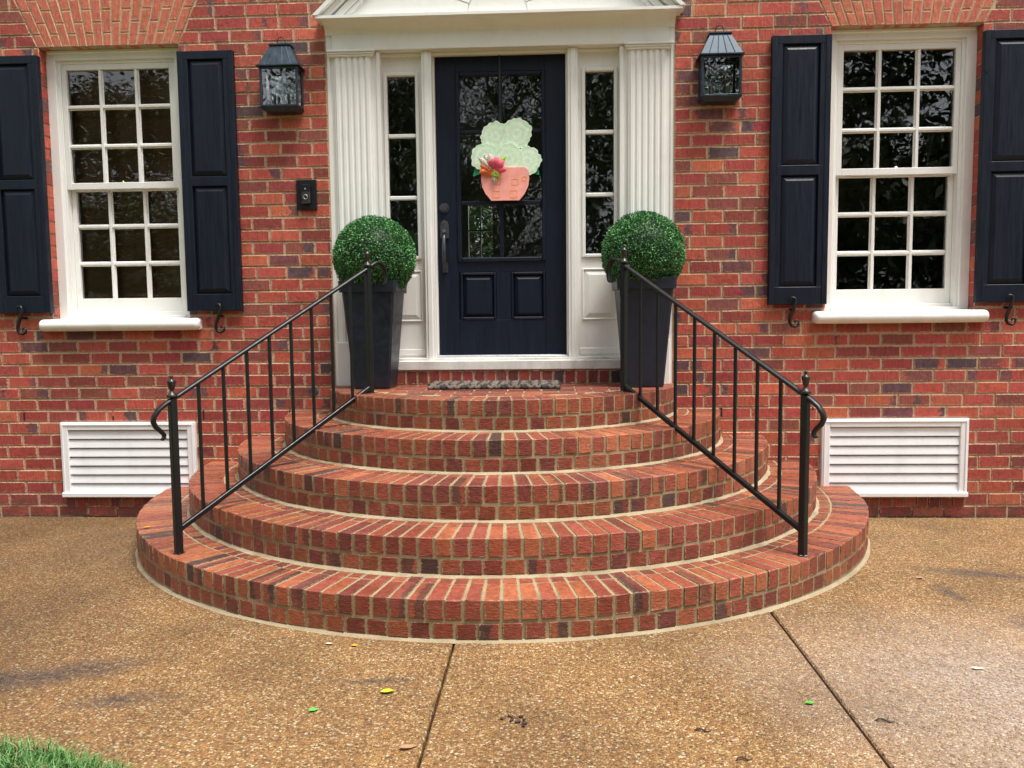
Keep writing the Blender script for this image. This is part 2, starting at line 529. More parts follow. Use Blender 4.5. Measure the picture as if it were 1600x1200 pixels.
        s.add(vs, fs, (not square) if smooth is None else smooth)
        s.add(rings[0], [tuple(range(m - 1, -1, -1))])
        s.add(rings[-1], [tuple(range(m))])
        return s
    def lathe(s, prof, cx, cy, n=16):
        vs = [(cx + r * math.cos(2 * math.pi * k / n), cy + r * math.sin(2 * math.pi * k / n), z) for r, z in prof for k in range(n)]
        fs = [(i * n + k, i * n + (k + 1) % n, (i + 1) * n + (k + 1) % n, (i + 1) * n + k) for i in range(len(prof) - 1) for k in range(n)]
        return s.add(vs, fs, True)
    def obj(s, name, mat, parent=None, kind=None, label=None, loc=None):
        me = bpy.data.meshes.new(name)
        me.from_pydata(s.v, [], s.f)
        me.polygons.foreach_set('use_smooth', s.sm)
        if any(c != (1, 1, 1, 1) for c in s.c):
            at = me.color_attributes.new('Col', 'FLOAT_COLOR', 'POINT')
            at.data.foreach_set('color', [x for c in s.c for x in c])
        if mat in ('wall_brick', 'step_brick'):
            at = me.color_attributes.new('Loc', 'FLOAT_COLOR', 'POINT')
            at.data.foreach_set('color', [x for c in s.l for x in c])
        me.materials.append(MAT[mat])
        me.update()
        o = bpy.data.objects.new(name, me)
        COL.objects.link(o)
        if parent is not None:
            o.parent = parent
        if loc is not None:
            o.location = loc
        if kind: o['kind'] = kind
        if label: o['label'] = label
        return o
def empty(name, label, cat, loc=(0, 0, 0), group=None):
    o = bpy.data.objects.new(name, None)
    o.empty_display_size = 0.1
    COL.objects.link(o)
    o.location = loc
    o['label'] = label
    o['category'] = cat
    if group: o['group'] = group
    return o
def tag(o, label, cat, group=None):
    o['label'] = label
    o['category'] = cat
    if group: o['group'] = group
    return o
U = random.uniform
def ss(a, b, x):
    t = min(1, max(0, (x - a) / (b - a)))
    return t * t * (3 - 2 * t)

# ------------------------------------------------------------------ ground
def gz(y):
    return -0.038 * (1 - ss(0, 1, min(1, max(0, -y / 2.3)))) if y > -2.3 else 0.0
g = MB()
g.add([(-300, -300, -0.11), (300, -300, -0.11), (300, 300, -0.11), (-300, 300, -0.11)], [(0, 1, 2, 3)])
go = g.obj('ground', 'lawn', kind='structure')
g = MB()
g.box(-6, 6.5, -12, -0.02, -0.105, -0.062)
drive = g.obj('driveway', 'soil', kind='structure')
JX = (-5.9, -0.080, 1.305, 6.4)
for k in range(3):
    g = MB()
    x0, x1 = JX[k] + (0.0045 if k else 0), JX[k + 1] - (0.0045 if k < 2 else 0)
    ys = [-11.9 + i * (11.9 - 3.3) / 6 for i in range(7)] + [-3.3 + i * 3.27 / 26 for i in range(1, 27)]
    prof = [(x0, -0.05), (x0, -0.007), (x0 + .006, 0.0), (x1 - .006, 0.0), (x1, -0.007), (x1, -0.05)]
    if k == 0:   # the drive stops at the lawn's edge on the near left
        pass
    vs = [(x, y, gz(y) + dz) for y in ys for x, dz in prof]
    n = len(prof)
    fs = [(i * n + q, i * n + q + 1, (i + 1) * n + q + 1, (i + 1) * n + q) for i in range(len(ys) - 1) for q in range(n - 1)]
    g.add(vs, fs)
    g.add([(x, ys[-1], gz(ys[-1]) + dz) for x, dz in prof], [(0, 1, 2, 3, 4, 5)])
    g.obj('slab', 'exposed_aggregate', drive)

# ------------------------------------------------------------------ house
house = empty('brick_house', 'red brick house front with a navy front door and white trim', 'house', (0, 0, 0))
BEDS = [-0.128 + 0.0844 * k for k in range(2)] + [0.0412 + 0.0844 * k for k in range(8)]
BEDS += [0.632 + 0.0812 * k for k in range(1, 9)]
BEDS += [1.2816 + 0.0827 * k for k in range(1, 36)]
ZT_BR = BEDS[-1]
DOORX = 1.155
WX0, WX1, WZ0, WZ1 = 2.155, 3.118, 1.2816, 3.1842
VX0, VX1, VZ0, VZ1 = 2.143, 3.104, 0.020, 0.632
ARCH_TOP, ARCH_SL = WZ1 + 5 * 0.0827, 0.46
XEND = 4.3
# mortar bed behind the bricks, with real openings
YB = 0.0045
xs = sorted({-XEND, XEND, *(s * v for s in (-1, 1) for v in (DOORX - .006, WX0 - .006, WX1 + .006, VX0, VX1))})
zs = sorted({-0.2, 6.5, 3.30, WZ0, WZ1, VZ0, VZ1})
def is_open(x, z):
    ax = abs(x)
    return (ax < DOORX - .006 and z < 3.30) or (WX0 - .006 < ax < WX1 + .006 and WZ0 < z < WZ1) or (VX0 < ax < VX1 and VZ0 < z < VZ1)
wm = MB()
for i in range(len(xs) - 1):
    for j in range(len(zs) - 1):
        x0, x1, z0, z1 = xs[i], xs[i + 1], zs[j], zs[j + 1]
        if is_open((x0 + x1) / 2, (z0 + z1) / 2):
            continue
        wm.add([(x0, YB, z0), (x1, YB, z0), (x1, YB, z1), (x0, YB, z1)], [(0, 1, 2, 3)])
        xm, zm = (x0 + x1) / 2, (z0 + z1) / 2
        D = 0.26
        if i and is_open((xs[i - 1] + x0) / 2, zm):
            wm.add([(x0, YB, z0), (x0, D, z0), (x0, D, z1), (x0, YB, z1)], [(0, 3, 2, 1)])
        if i < len(xs) - 2 and is_open((xs[i + 2] + x1) / 2, zm):
            wm.add([(x1, YB, z0), (x1, D, z0), (x1, D, z1), (x1, YB, z1)], [(0, 1, 2, 3)])
        if j and is_open(xm, (zs[j - 1] + z0) / 2):
            wm.add([(x0, YB, z0), (x1, YB, z0), (x1, D, z0), (x0, D, z0)], [(0, 3, 2, 1)])
        if j < len(zs) - 2 and is_open(xm, (zs[j + 2] + z1) / 2):
            wm.add([(x0, YB, z1), (x1, YB, z1), (x1, D, z1), (x0, D, z1)], [(0, 1, 2, 3)])
wm.box(-XEND, -DOORX - .2, 0.27, 0.30, 3.2, 6.5)
wall = wm.obj('wall', 'wall_mortar', house)

BASES = [(0.465, 0.090, 0.060), (0.500, 0.108, 0.066), (0.420, 0.074, 0.054), (0.530, 0.128, 0.070), (0.440, 0.080, 0.058), (0.350, 0.058, 0.050), (0.480, 0.096, 0.062), (0.300, 0.062, 0.048), (0.270, 0.075, 0.055)]
def band():
    q = random.random()
    if q < .30: return (1.0, U(.15, .45))
    if q < .55: return (0.0, U(.15, .45))
    if q < .80: return (U(.3, .7), U(.07, .16))
    return (U(.3, .7), U(.4, .7))
def brick_col(flash_p=0.2, dark_p=0.03, gain=1.0):
    r, g_, b_ = random.choice(BASES)
    k = U(0.80, 1.12) * gain
    a = 0.0
    if random.random() < flash_p:
        a = U(0.65, 1.0)
    if random.random() < dark_p:
        return (0.105 * k, 0.058 * k, 0.062 * k, 0.6)
    return (r * k, g_ * k * U(.92, 1.1), b_ * k * U(.9, 1.1), a)
def wall_brick(mb, xl0, xr0, xl1, xr1, z0, z1, depth=0.10, y=None):
    y = U(-0.0035, 0.0010) if y is None else y
    c, d = 0.0035, 0.004
    j = lambda: U(-0.0013, 0.0013)
    B = [(xl0, z0), (xr0, z0), (xr1, z1), (xl1, z1)]
    B = [(x + j(), z + j()) for x, z in B]
    Fq = [(B[0][0] + c, B[0][1] + c), (B[1][0] - c, B[1][1] + c), (B[2][0] - c, B[2][1] - c), (B[3][0] + c, B[3][1] - c)]
    t = [U(-0.0012, 0.0012) for _ in range(4)]
    vs = [(x, y + t[i], z) for i, (x, z) in enumerate(Fq)] + [(x, y + d, z) for x, z in B] + [(x, depth, z) for x, z in B]
    fs = [(0, 1, 2, 3)] + [(4 + i, 4 + (i + 1) % 4, (i + 1) % 4, i) for i in range(4)] + [(8 + i, 8 + (i + 1) % 4, 4 + (i + 1) % 4, 4 + i) for i in range(4)]
    mb.add(vs, fs)
    k, w = mb.band
    L4 = [(0, 0, k, w), (1, 0, k, w), (1, 1, k, w), (0, 1, k, w)]
    mb.l[-12:] = L4 * 2 + [(.5, .5, k, w)] * 4
    mb.band = (0.5, 0.0)
def proj_area(x0, x1, z0, z1):
    def pr(x, z):
        d = Vector((x, 0, z)) - CAMP
        w = d.dot(Fw)
        return 1243.68 * d.dot(Xc) / w, 1243.68 * d.dot(Yc) / w
    p = [pr(x0, z0), pr(x1, z0), pr(x1, z1), pr(x0, z1)]
    cx, cy = sum(q[0] for q in p) / 4, sum(q[1] for q in p) / 4
    if abs(cx) > 790 or abs(cy) > 592:
        return 0
    return abs(sum(p[i][0] * p[(i + 1) % 4][1] - p[(i + 1) % 4][0] * p[i][1] for i in range(4))) / 2
LB = 0.2127
J = 0.0049     # half a joint
bricks = []
def clip_sub(iv, lo, hi):
    """remove (lo0..hi0 at z0, lo1..hi1 at z1) from intervals of (xl0, xr0, xl1, xr1)"""
    out = []
    for a0, b0, a1, b1 in iv:
        l0, l1 = lo
        h0, h1 = hi
        if b0 <= l0 and b1 <= l1 or a0 >= h0 and a1 >= h1:
            out.append((a0, b0, a1, b1))
            continue
        if a0 < l0 or a1 < l1:
            q = (a0, min(b0, l0), a1, min(b1, l1))
            out.append(q)
        if b0 > h0 or b1 > h1:
            q = (max(a0, h0), b0, max(a1, h1), b1)
            out.append(q)
    return out
for k in range(len(BEDS) - 1):
    z0, z1 = BEDS[k] + J, BEDS[k + 1] - J
    zc = (z0 + z1) / 2
    for side in (-1, 1):
        x = DOORX if zc < 3.33 else 0.0
        first = LB if k % 2 == 0 else LB / 2
        edges = [x, x + first + U(-.006, .006)]
        while edges[-1] < XEND:
            edges.append(edges[-1] + LB + U(-.007, .007))
        for a, b in zip(edges[:-1], edges[1:]):
            a2 = a + (J if a > x + 1e-6 or zc >= 3.33 else 0)
            iv = [(a2, b - J, a2, b - J)]
            if WZ0 - .01 < zc < WZ1:
                iv = clip_sub(iv, (WX0, WX0), (WX1, WX1))
            elif WZ1 < zc < ARCH_TOP:
                e0, e1 = (z0 - WZ1) * ARCH_SL + J, (z1 - WZ1) * ARCH_SL + J
                iv = clip_sub(iv, (WX0 - e0, WX0 - e1), (WX1 + e0, WX1 + e1))
            elif VZ0 < zc < VZ1:
                iv = clip_sub(iv, (VX0 - .004, VX0 - .004), (VX1 + .004, VX1 + .004))
            for q in iv:
                if max(q[1] - q[0], q[3] - q[2]) < 0.028 or min(q[1] - q[0], q[3] - q[2]) < 0.004:
                    continue
                if side < 0:
                    q = (-q[1], -q[0], -q[3], -q[2])
                bricks.append((*q, z0, z1))
def hidden(b):   # covered by shutters, sills or the steps
    x, z = abs(b[0] + b[1]) / 2, (b[4] + b[5]) / 2
    if 1.40 < z < 3.12 and (1.80 < x < 2.14 or 3.11 < x < 3.47): return True
    return math.hypot(x, 0.1) < 2.33 - 0.289 * max(0, math.ceil(z / 0.1759) - 1) and z < 0.86
order = sorted(range(len(bricks)), key=lambda i: -(0 if hidden(bricks[i]) else proj_area(bricks[i][0], bricks[i][1], bricks[i][4], bricks[i][5])))
single = set(order[:300])
rest = MB()
for i, b in enumerate(bricks):
    m = MB() if i in single else rest
    low = b[5] < 0.63
    m.col = brick_col(0.24 if not low else 0.12, 0.012, 0.84 if low else 1.0)
    if m.col[3] > 0: m.band = band()
    wall_brick(m, *b)
    if i in single:
        m.obj('brick', 'wall_brick', wall)
rest.obj('remaining_bricks', 'wall_brick', wall, kind='stuff')
for s in (-1, 1):      # weep slots left open above the flashing
    for x in (1.48, 2.085, 2.73, 3.37):
        m = MB()
        m.box(s * x - .006, s * x + .006, -0.0005, 0.03, 0.642, 0.708)
        m.obj('weep_hole', 'dark_void', wall)

# flat arches over the windows
for s in (-1, 1):
    NV = 17
    base = [WX0 + (WX1 - WX0) * i / NV for i in range(NV + 1)]
    slope = [-ARCH_SL + 2 * ARCH_SL * i / NV for i in range(NV + 1)]
    am = MB()
    am.prism_y([(s * x, z) for x, z in ((WX0 + .01, WZ1 + .004), (WX1 - .01, WZ1 + .004), (WX1 - .01 + ARCH_SL * .40, WZ1 + .405), (WX0 + .01 - ARCH_SL * .40, WZ1 + .405))][::s], 0.0025, 0.10)
    arch = am.obj('flat_arch', 'wall_mortar', house)
    H = ARCH_TOP - WZ1
    for c in range(NV):
        cuts = [0.0, .155, .31, H] if c % 2 else [0.0, .083, .237, .385, H]
        for z0, z1 in zip(cuts[:-1], cuts[1:]):
            if z1 - z0 < 0.03: continue
            jj = 0.0042
            za, zb = z0 + (jj if z0 > 0 else 0), z1 - jj
            def X(i, z): return base[i] + slope[i] * z
            q = (X(c, za) + jj, X(c + 1, za) - jj, X(c, zb) + jj, X(c + 1, zb) - jj)
            if s < 0: q = (-q[1], -q[0], -q[3], -q[2])
            m = MB()
            k = U(.88, 1.03)
            m.col = (0.56 * k, 0.155 * k * U(.94, 1.06), 0.088 * k, 0)
            wall_brick(m, *q, WZ1 + za, WZ1 + zb, 0.12, U(-.0035, -.0020))
            m.obj('voussoir', 'wall_brick', arch)

# --- windows
def window(s):
    """s = -1 left, +1 right; coordinates given for the right one and mirrored"""
    X = lambda a, b: (s * a, s * b) if s > 0 else (s * b, s * a)
    c = MB()
    def bx(m, x0, x1, y0, y1, z0, z1, ch=0.003):
        a, b = X(x0, x1)
        m.box(a, b, y0, y1, z0, z1, ch)
    # casing: outer flat, then two stepped stops
    y_c = 0.075
    for x0, x1 in ((WX0 - .002, WX0 + .062), (WX1 - .062, WX1 + .002)):
        bx(c, x0, x1, y_c, 0.24, 1.30, WZ1 + .003)
    bx(c, WX0 + .060, WX1 - .060, y_c + .0005, 0.24, 3.122, WZ1 + .002)
    for x0, x1 in ((WX0 + .060, WX0 + .083), (WX1 - .083, WX1 - .060)):
        bx(c, x0, x1, y_c + .022, 0.24, 1.36, 3.124)
    bx(c, WX0 + .082, WX1 - .082, y_c + .0225, 0.24, 3.101, 3.124)
    bx(c, WX0 + .012, WX1 - .012, y_c - .0155, 0.24, 3.1600, WZ1 + .001, .006)   # drip head
    w = c.obj('window', 'cream_paint', house)
    GX0, GX1 = 2.277, 3.001
    pw = (GX1 - GX0 - 2 * .036) / 3
    def sash(nm, y, z_bot, z_top, rail_b, rail_t, lower):
        m = MB()
        gz0, gz1 = z_bot + rail_b, z_top - rail_t
        bx(m, WX0 + .084, GX0, y, y + .04, z_bot, z_top)
        bx(m, GX1, WX1 - .084, y, y + .04, z_bot, z_top)
        bx(m, GX0 - .001, GX1 + .001, y + .0006, y + .039, z_bot, gz0)
        bx(m, GX0 - .001, GX1 + .001, y + .0006, y + .039, gz1, z_top)
        m.obj(nm, 'cream_paint' if not lower else 'white_paint', w)
        ph = (gz1 - gz0 - 2 * .034) / 3
        for i in (1, 2):
            m = MB()
            xx = GX0 + i * pw + (i - 1) * .036
            a, b = X(xx, xx + .036)
            m.box(a + .008, b - .008, y + .004, y + .036, gz0, gz1, .003)
            m.box(a, b, y + .016, y + .030, gz0, gz1, .004)
            m.obj('muntin', 'cream_paint' if not lower else 'white_paint', w)
            m = MB()
            zz = gz0 + i * ph + (i - 1) * .034
            a, b = X(GX0, GX1)
            m.box(a, b, y + .0055, y + .035, zz + .008, zz + .026, .003)
            m.box(a, b, y + .0172, y + .029, zz, zz + .034, .004)
            m.obj('muntin', 'cream_paint' if not lower else 'white_paint', w)
        for i in range(3):
            for j in range(3):
                m = MB()
                x0 = GX0 + i * (pw + .036)
                z0 = gz0 + j * (ph + .034)
                a, b = X(x0 - .002, x0 + pw + .002)
                tl, tw = U(-.0012, .0012), U(-.0012, .0012)
                vs = [(a, .0 - tl - tw, z0 - .002), (b, tl - tw, z0 - .002), (b, tl + tw, z0 + ph + .002), (a, -tl + tw, z0 + ph + .002)]
                m.add([(p[0], y + .023 + p[1], p[2]) for p in vs], [(0, 1, 2, 3)])
                m.obj('pane', 'window_glass', w)
    sash('upper_sash', 0.105, 2.252, 3.103, .045, .040, False)
    sash('lower_sash', 0.150, 1.398, 2.285, .098, .040, True)
    m = MB()      # apron under the lower sash
    bx(m, WX0 + .055, WX1 - .055, 0.062, 0.2, 1.345, 1.372, .004)
    bx(m, WX0 + .083, WX1 - .083, 0.128, 0.2, 1.370, 1.399, .003)
    m.obj('sub_sill', 'white_paint', w)
    m = MB()
    pr = [(0.2, 1.268), (-0.045, 1.268)]
    for k in range(9):
        a = -math.pi / 2 - math.pi * k / 8
        pr.append((-0.045 + .040 * math.cos(a), 1.3085 + .0405 * math.sin(a)))
    pr += [(0.0, 1.352), (0.2, 1.362)]
    a, b = X(2.066, 3.186)
    secs = [(0, .55), (.004, .76), (.010, .90), (.018, .98), (.028, 1.0)]
    secs = secs + [(b - a - d_, k_) for d_, k_ in secs[::-1]]
    n_ = len(pr)
    vs = []
    for d_, k_ in secs:
        for yy, zz in pr:
            vs.append((a + d_, yy + (1 - k_) * .07 if yy < 0 else yy, 1.31 + (zz - 1.31) * k_))
    fs = [(i * n_ + q, i * n_ + (q + 1) % n_, (i + 1) * n_ + (q + 1) % n_, (i + 1) * n_ + q) for i in range(len(secs) - 1) for q in range(n_)]
    m.add(vs, [f[::-1] for f in fs], True)
    m.add(vs[:n_], [tuple(range(n_))])
    m.add(vs[-n_:], [tuple(range(n_))[::-1]])
    m.obj('sill', 'white_paint', w)
    m = MB()
    xm = s * 2.64
    m.box(xm - .025, xm + .025, .112, .135, 2.286, 2.296, .002)
    m.lathe([(.010, 2.295), (.012, 2.302), (.006, 2.309), (0.0005, 2.311)], xm, .122, 10)
    m.obj('sash_lock', 'brass' if s < 0 else 'white_paint', w)
    return w
windows = [window(-1), window(1)]

# --- shutters
def shutter(x0, x1, dog_x):
    y0, y1 = -0.047, -0.004
    Z0, Z1 = 1.396, 3.122
    m = MB()
    sw = 0.036
    m.box(x0, x0 + sw, y0, y1, Z0, Z1, .003)
    m.box(x1 - sw, x1, y0, y1, Z0, Z1, .003)
    i0, i1 = x0 + sw - .001, x1 - sw + .001
    for a, b in ((Z0, 1.512), (2.236, 2.300), (3.068, Z1)):
        m.box(i0, i1, y0 + .004, y1, a, b, .003)
    m.box(i0, i0 + .034, y0 + .0045, y1, 1.511, 3.069, .002)
    m.box(i1 - .034, i1, y0 + .0045, y1, 1.511, 3.069, .002)
    m.box(i0 + .02, i1 - .02, -.022, y1 - .001, 1.45, 3.08)
    sh = m.obj('shutter', 'navy_paint', house)
    for a, b in ((1.514, 2.234), (2.302, 3.066)):
        m = MB()
        m.panel(i0 + .036, i1 - .036, a, b, -.0235, .017, .034)
        m.obj('panel', 'navy_paint', sh)
    for zz in (1.72, 2.86):
        for xx in (x0 + .016, x1 - .016):
            m = MB()
            m.tube([(xx, y0 + .001, zz), (xx, y0 - .003, zz)], .006, 8)
            m.obj('bolt', 'navy_paint', sh)
    pts = []
    # S-shaped shutter dog
    for k in range(11):
        a = R_(-60 + 250 * k / 10)
        pts.append((dog_x - .004 + .020 * math.cos(a), 1.424 + .021 * math.sin(a)))
    pts = pts[::-1][:9]
    pts = [(dog_x - .018, 1.418), (dog_x - .020, 1.432), (dog_x - .008, 1.443), (dog_x + .010, 1.440), (dog_x + .016, 1.424), (dog_x + .011, 1.395), (dog_x + .003, 1.365),
           (dog_x - .010, 1.335), (dog_x - .020, 1.305), (dog_x - .020, 1.278), (dog_x - .008, 1.256), (dog_x + .014, 1.250), (dog_x + .034, 1.262), (dog_x + .038, 1.282), (dog_x + .024, 1.294), (dog_x + .012, 1.284), (dog_x + .016, 1.276)]
    m = MB()
    m.tube([(x, -0.062 + .00, z) for x, z in pts], [.0055, .006, .007, .008, .009, .010, .011, .012, .012, .011, .010, .009, .008, .0075, .007, .006, .005], 7)
    m.tube([(dog_x + .002, -.075, 1.362), (dog_x + .002, 0.01, 1.362)], .009, 8)
    m.obj('shutter_dog', 'black_iron', sh)
for a, b, d in ((1.770, 2.148, 1.925), (3.107, 3.485, 3.315)):
    shutter(a, b, d)
    shutter(-b, -a, -d)

# --- crawl-space vents
for s in (-1, 1):
    a, b = (VX0, VX1) if s > 0 else (-VX1, -VX0)
    z0, z1 = 0.106, 0.631
    m = MB()
    fw = .055
    yf = -0.024
    m.box(a, a + fw, yf, .09, z0, z1, .004)
    m.box(b - fw, b, yf, .09, z0, z1, .004)
    m.box(a + fw - .001, b - fw + .001, yf + .0006, .09, z1 - fw, z1 - .0006, .004)
    m.box(a - .004, b + .004, yf - .012, .09, z0 - .003, z0 + .030, .004)
    for x0, x1 in ((a + .012, a + .022), (b - .022, b - .012)):
        m.box(x0, x1, yf - .005, yf + .01, z0 + .03, z1 - .012, .002)
    m.box(a + .0225, b - .0225, yf - .0045, yf + .01, z1 - .022, z1 - .012, .002)
    vent = m.obj('vent', 'vinyl', house)
    m = MB()
    m.box(a + .02, b - .02, .085, .088, z0 + .01, z1 - .01)
    m.obj('vent_screen', 'dark_void', vent)
    n = 7
    zb, zt = z0 + .030, z1 - fw
    ph = (zt - zb) / n
    for k in range(n):
        zc = zb + k * ph
        m = MB()
        m.prism_x([(-.014, zc + .001), (-.014, zc + .006), (-.006, zc + .054), (.050, zc + ph + .010), (.054, zc + ph + .004), (.000, zc + .044)], a + fw - .002, b - fw + .002)
        m.obj('slat', 'vinyl', vent)
    # header bricks on edge under the vent
    m = MB()
    m.box(a + .003, b - .003, .0095, .1, -.06, z0 - .006)
    sillrow = m.obj('vent_sill', 'wall_mortar', house)
    nb = 12
    for k in range(nb):
        x0 = a + (b - a) * k / nb + .004
        x1 = a + (b - a) * (k + 1) / nb - .004
        m = MB()
        m.col = brick_col(.05, .02, .70)
        wall_brick(m, x0, x1, x0, x1, 0.024, z0 - .010, .1, U(-.004, -.001))
        m.obj('brick', 'wall_brick', sillrow)
    for k in range(5):
        x0 = a + (b - a) * k / 5 + .004
        x1 = a + (b - a) * (k + 1) / 5 - .004
        m = MB()
        m.col = brick_col(.05, .03, .62)
        wall_brick(m, x0, x1, x0, x1, -.06, 0.014, .1, U(.002, .004))
        m.obj('brick', 'wall_brick', sillrow)

# --- door surround
ZL = 0.8795                      # landing level
m = MB()
m.box(-1.0, 1.0, .07, .2505, 3.102, 3.30, .002)       # head board over door and sidelights
m.box(-.80, .80, .06, .09, 3.085, 3.1045, .003)
for s in (-1, 1):
    x0, x1 = sorted((s * .4535, s * .521))
    m.box(x0, x1, .028, .20, 1.043, 3.1036, .003)
    x0, x1 = sorted((s * .472, s * .503))
    m.box(x0, x1, .020, .05, 1.0434, 3.1033, .003)
    x0, x1 = sorted((s * .4420, s * .4545))
    m.box(x0, x1, .085, .20, 1.060, 3.1030, .002)
frame = m.obj('door_frame', 'cream_paint', house)
m = MB()
m.box(-.4545, .4545, .075, .2, 3.093, 3.1025, .002)
m.obj('door_head', 'cream_paint', frame)
for s in (-1, 1):
    X = lambda a, b: sorted((s * a, s * b))
    m = MB()
    m.box(*X(.806, 1.1535), 0.018, .2, ZL - .02, 3.255, .003)          # pilaster board
    m.box(*X(.795, .822), 0.008, .2, 1.04, 3.1040, .004)
    m.box(*X(1.128, 1.1560), 0.0085, .05, ZL - .02, 3.2545, .003)
    m.box(*X(.852, 1.101), -.004, .03, 1.165, 3.075)
    pil = m.obj('pilaster', 'cream_paint', house)
    xa, xb = .855, 1.098
    nr = 6
    w = (xb - xa) / nr
    for k in range(nr):
        m = MB()
        x0, x1 = xa + k * w + .0036, xa + (k + 1) * w - .0036
        pr = [(x0, .020), (x0 + .002, -.008), (x0 + .008, -.014), (x1 - .008, -.014), (x1 - .002, -.008), (x1, .020)]
        pr = [(s * x, y) for x, y in pr]
        if s < 0: pr = pr[::-1]
        m.frustum(pr, 1.17, pr, 3.078)
        m.obj('reed', 'cream_paint', pil)
    m = MB()
    m.box(*X(.838, 1.124), -.026, .03, 3.066, 3.079, .003)
    m.box(*X(.832, 1.130), -.034, .03, 3.0785, 3.092, .003)
    m.box(*X(.825, 1.137), -.044, .03, 3.0915, 3.105, .003)
    m.obj('capital', 'cream_paint', pil)
    m = MB()
    m.box(*X(.838, 1.126), -.026, .03, ZL - .01, 1.172, .003)
    m.obj('plinth', 'white_paint', pil)
    # sidelight
    m = MB()
    m.box(*X(.519, .572), .085, .125, 1.06, 3.086, .002)
    m.box(*X(.764, .808), .085, .125, 1.06, 3.086, .002)
    for a, b in ((1.06, 1.757), (2.962, 3.086)):
        m.box(*X(.5715, .7645), .0855, .1245, a, b, .002)
    for x0, x1, z0, z1 in ((.548, .572, 1.733, 2.986), (.764, .788, 1.733, 2.986), (.572, .764, 1.733, 1.757), (.572, .764, 2.962, 2.986)):
        m.box(*X(x0, x1), .072, .087, z0 + .0003, z1 - .0003, .005)
    for x0, x1, z0, z1 in ((.548, .560, 1.31, 1.66), (.776, .788, 1.31, 1.66), (.560, .776, 1.31, 1.322), (.560, .776, 1.648, 1.66)):
        m.box(*X(x0, x1), .077, .087, z0 + .0003, z1 - .0003, .003)
    m.box(*X(.53, .80), .079, .087, 1.075, 1.118, .003)
    sl = m.obj('sidelight', 'cream_paint', house)
    for zz in (2.568, 2.153):
        m = MB()
        m.box(*X(.5722, .7638), .088, .118, zz - .014, zz + .014, .006)
        m.obj('muntin', 'cream_paint', sl)
    for z0, z1 in ((1.757, 2.139), (2.167, 2.554), (2.582, 2.962)):
        m = MB()
        a, b = X(.571, .765)
        tl = U(-.002, .002)
        m.add([(a, .104 - tl, z0), (b, .104 + tl, z0), (b, .104 - tl, z1), (a, .104 + tl, z1)], [(0, 1, 2, 3)])
        m.obj('pane', 'window_glass', sl)
    m = MB()
    m.panel(*X(.566, .770), 1.328, 1.642, .0845, .010, .028)
    m.obj('panel', 'cream_paint', sl)
# frieze and pediment
m = MB()
m.box(-1.110, 1.110, -.012, .068, 3.106, 3.32, .003)
m.box(-1.1545, 1.1545, .004, .06, 3.1065, 3.3195, .003)
frieze = m.obj('frieze', 'cream_paint', house)
ZP, PY = 3.292, -0.135
SL = 0.93
m = MB()
yT = -0.055
m.prism_y([(-1.14, ZP - .01), (1.14, ZP - .01), (0, ZP + 1.14 * SL)], yT, 0.06)
ped = m.obj('pediment', 'cream_paint', house)
m = MB()
pr = [(PY, ZP - .018), (PY, ZP), (PY + .012, ZP + .004), (0.05, ZP + .012), (0.05, ZP - .085), (-.0125, ZP - .085)]
for k in range(8):
    a = math.pi / 2 * k / 7
    pr.append((-.0135 - .100 * (1 - math.cos(a)), ZP - .083 + .060 * math.sin(a)))
pr.append((PY + .015, ZP - .018))
m.prism_x(pr[::-1], -1.1510, 1.1510)
for s in (-1, 1):
    a, b = sorted((s * 1.1505, s * 1.182))
    m.prism_x([(PY, ZP - .018), (PY, ZP), (PY + .012, ZP + .004), (-.004, ZP + .010), (-.004, ZP - .018)][::-1], a, b)
m.obj('cornice', 'cream_paint', ped)
for s in (-1, 1):
    m = MB()
    L = 1.19
    def rk(off0, off1, y0, y1, x_out=L):
        # a raking bar parallel to the roof slope, off = distance above the slope line
        n = math.sqrt(1 + SL * SL)
        zl = ZP + .001
        xl = x_out + (off0 * n - .006) / SL
        xu = x_out + (off1 * n - .006) / SL
        p = [(-xl, zl), (0, ZP - .006 + x_out * SL + off0 * n), (0, ZP - .006 + x_out * SL + off1 * n), (-xu, zl)]
        if s > 0:
            p = [(-x, z) for x, z in p][::-1]
        m.prism_y(p, y0, y1)
    rk(-.012, .012, PY - .005, 0.05)
    rk(-.045, -.012, PY + .035, 0.05, 1.185)
    rk(-.085, -.045, yT - .025, 0.05, 1.165)
    rk(-.105, -.085, yT - .015, 0.05, 1.16)
    m.obj('raking_cornice', 'cream_paint', ped)
m = MB()     # sunburst in the gable field
hub = [(.19 * math.cos(R_(180 * k / 20)), ZP - .002 + .19 * math.sin(R_(180 * k / 20)) * 1.0) for k in range(21)]
m.prism_y(hub, yT - .022, yT + .01)
m.obj('sunburst_hub', 'cream_paint', ped)
for k in range(9):
    a0, a1 = R_(180 * k / 9 + 1.1), R_(180 * (k + 1) / 9 - 1.1)
    def far(a):
        c_, s_ = math.cos(a), math.sin(a)
        return 0.93 * SL / (s_ + SL * abs(c_))
    am_ = (a0 + a1) / 2
    poly = [(.20 * math.cos(a0), .20 * math.sin(a0))] + [(far(a) * math.cos(a), far(a) * math.sin(a)) for a in ([a0, R_(90), a1] if k == 4 else [a0, a1])] + [(.20 * math.cos(a1), .20 * math.sin(a1))]
    m = MB()
    m.prism_y([(x, ZP + .006 + z) for x, z in poly], yT - .012, yT + .01)
    m.obj('sunburst_ray', 'cream_paint', ped)
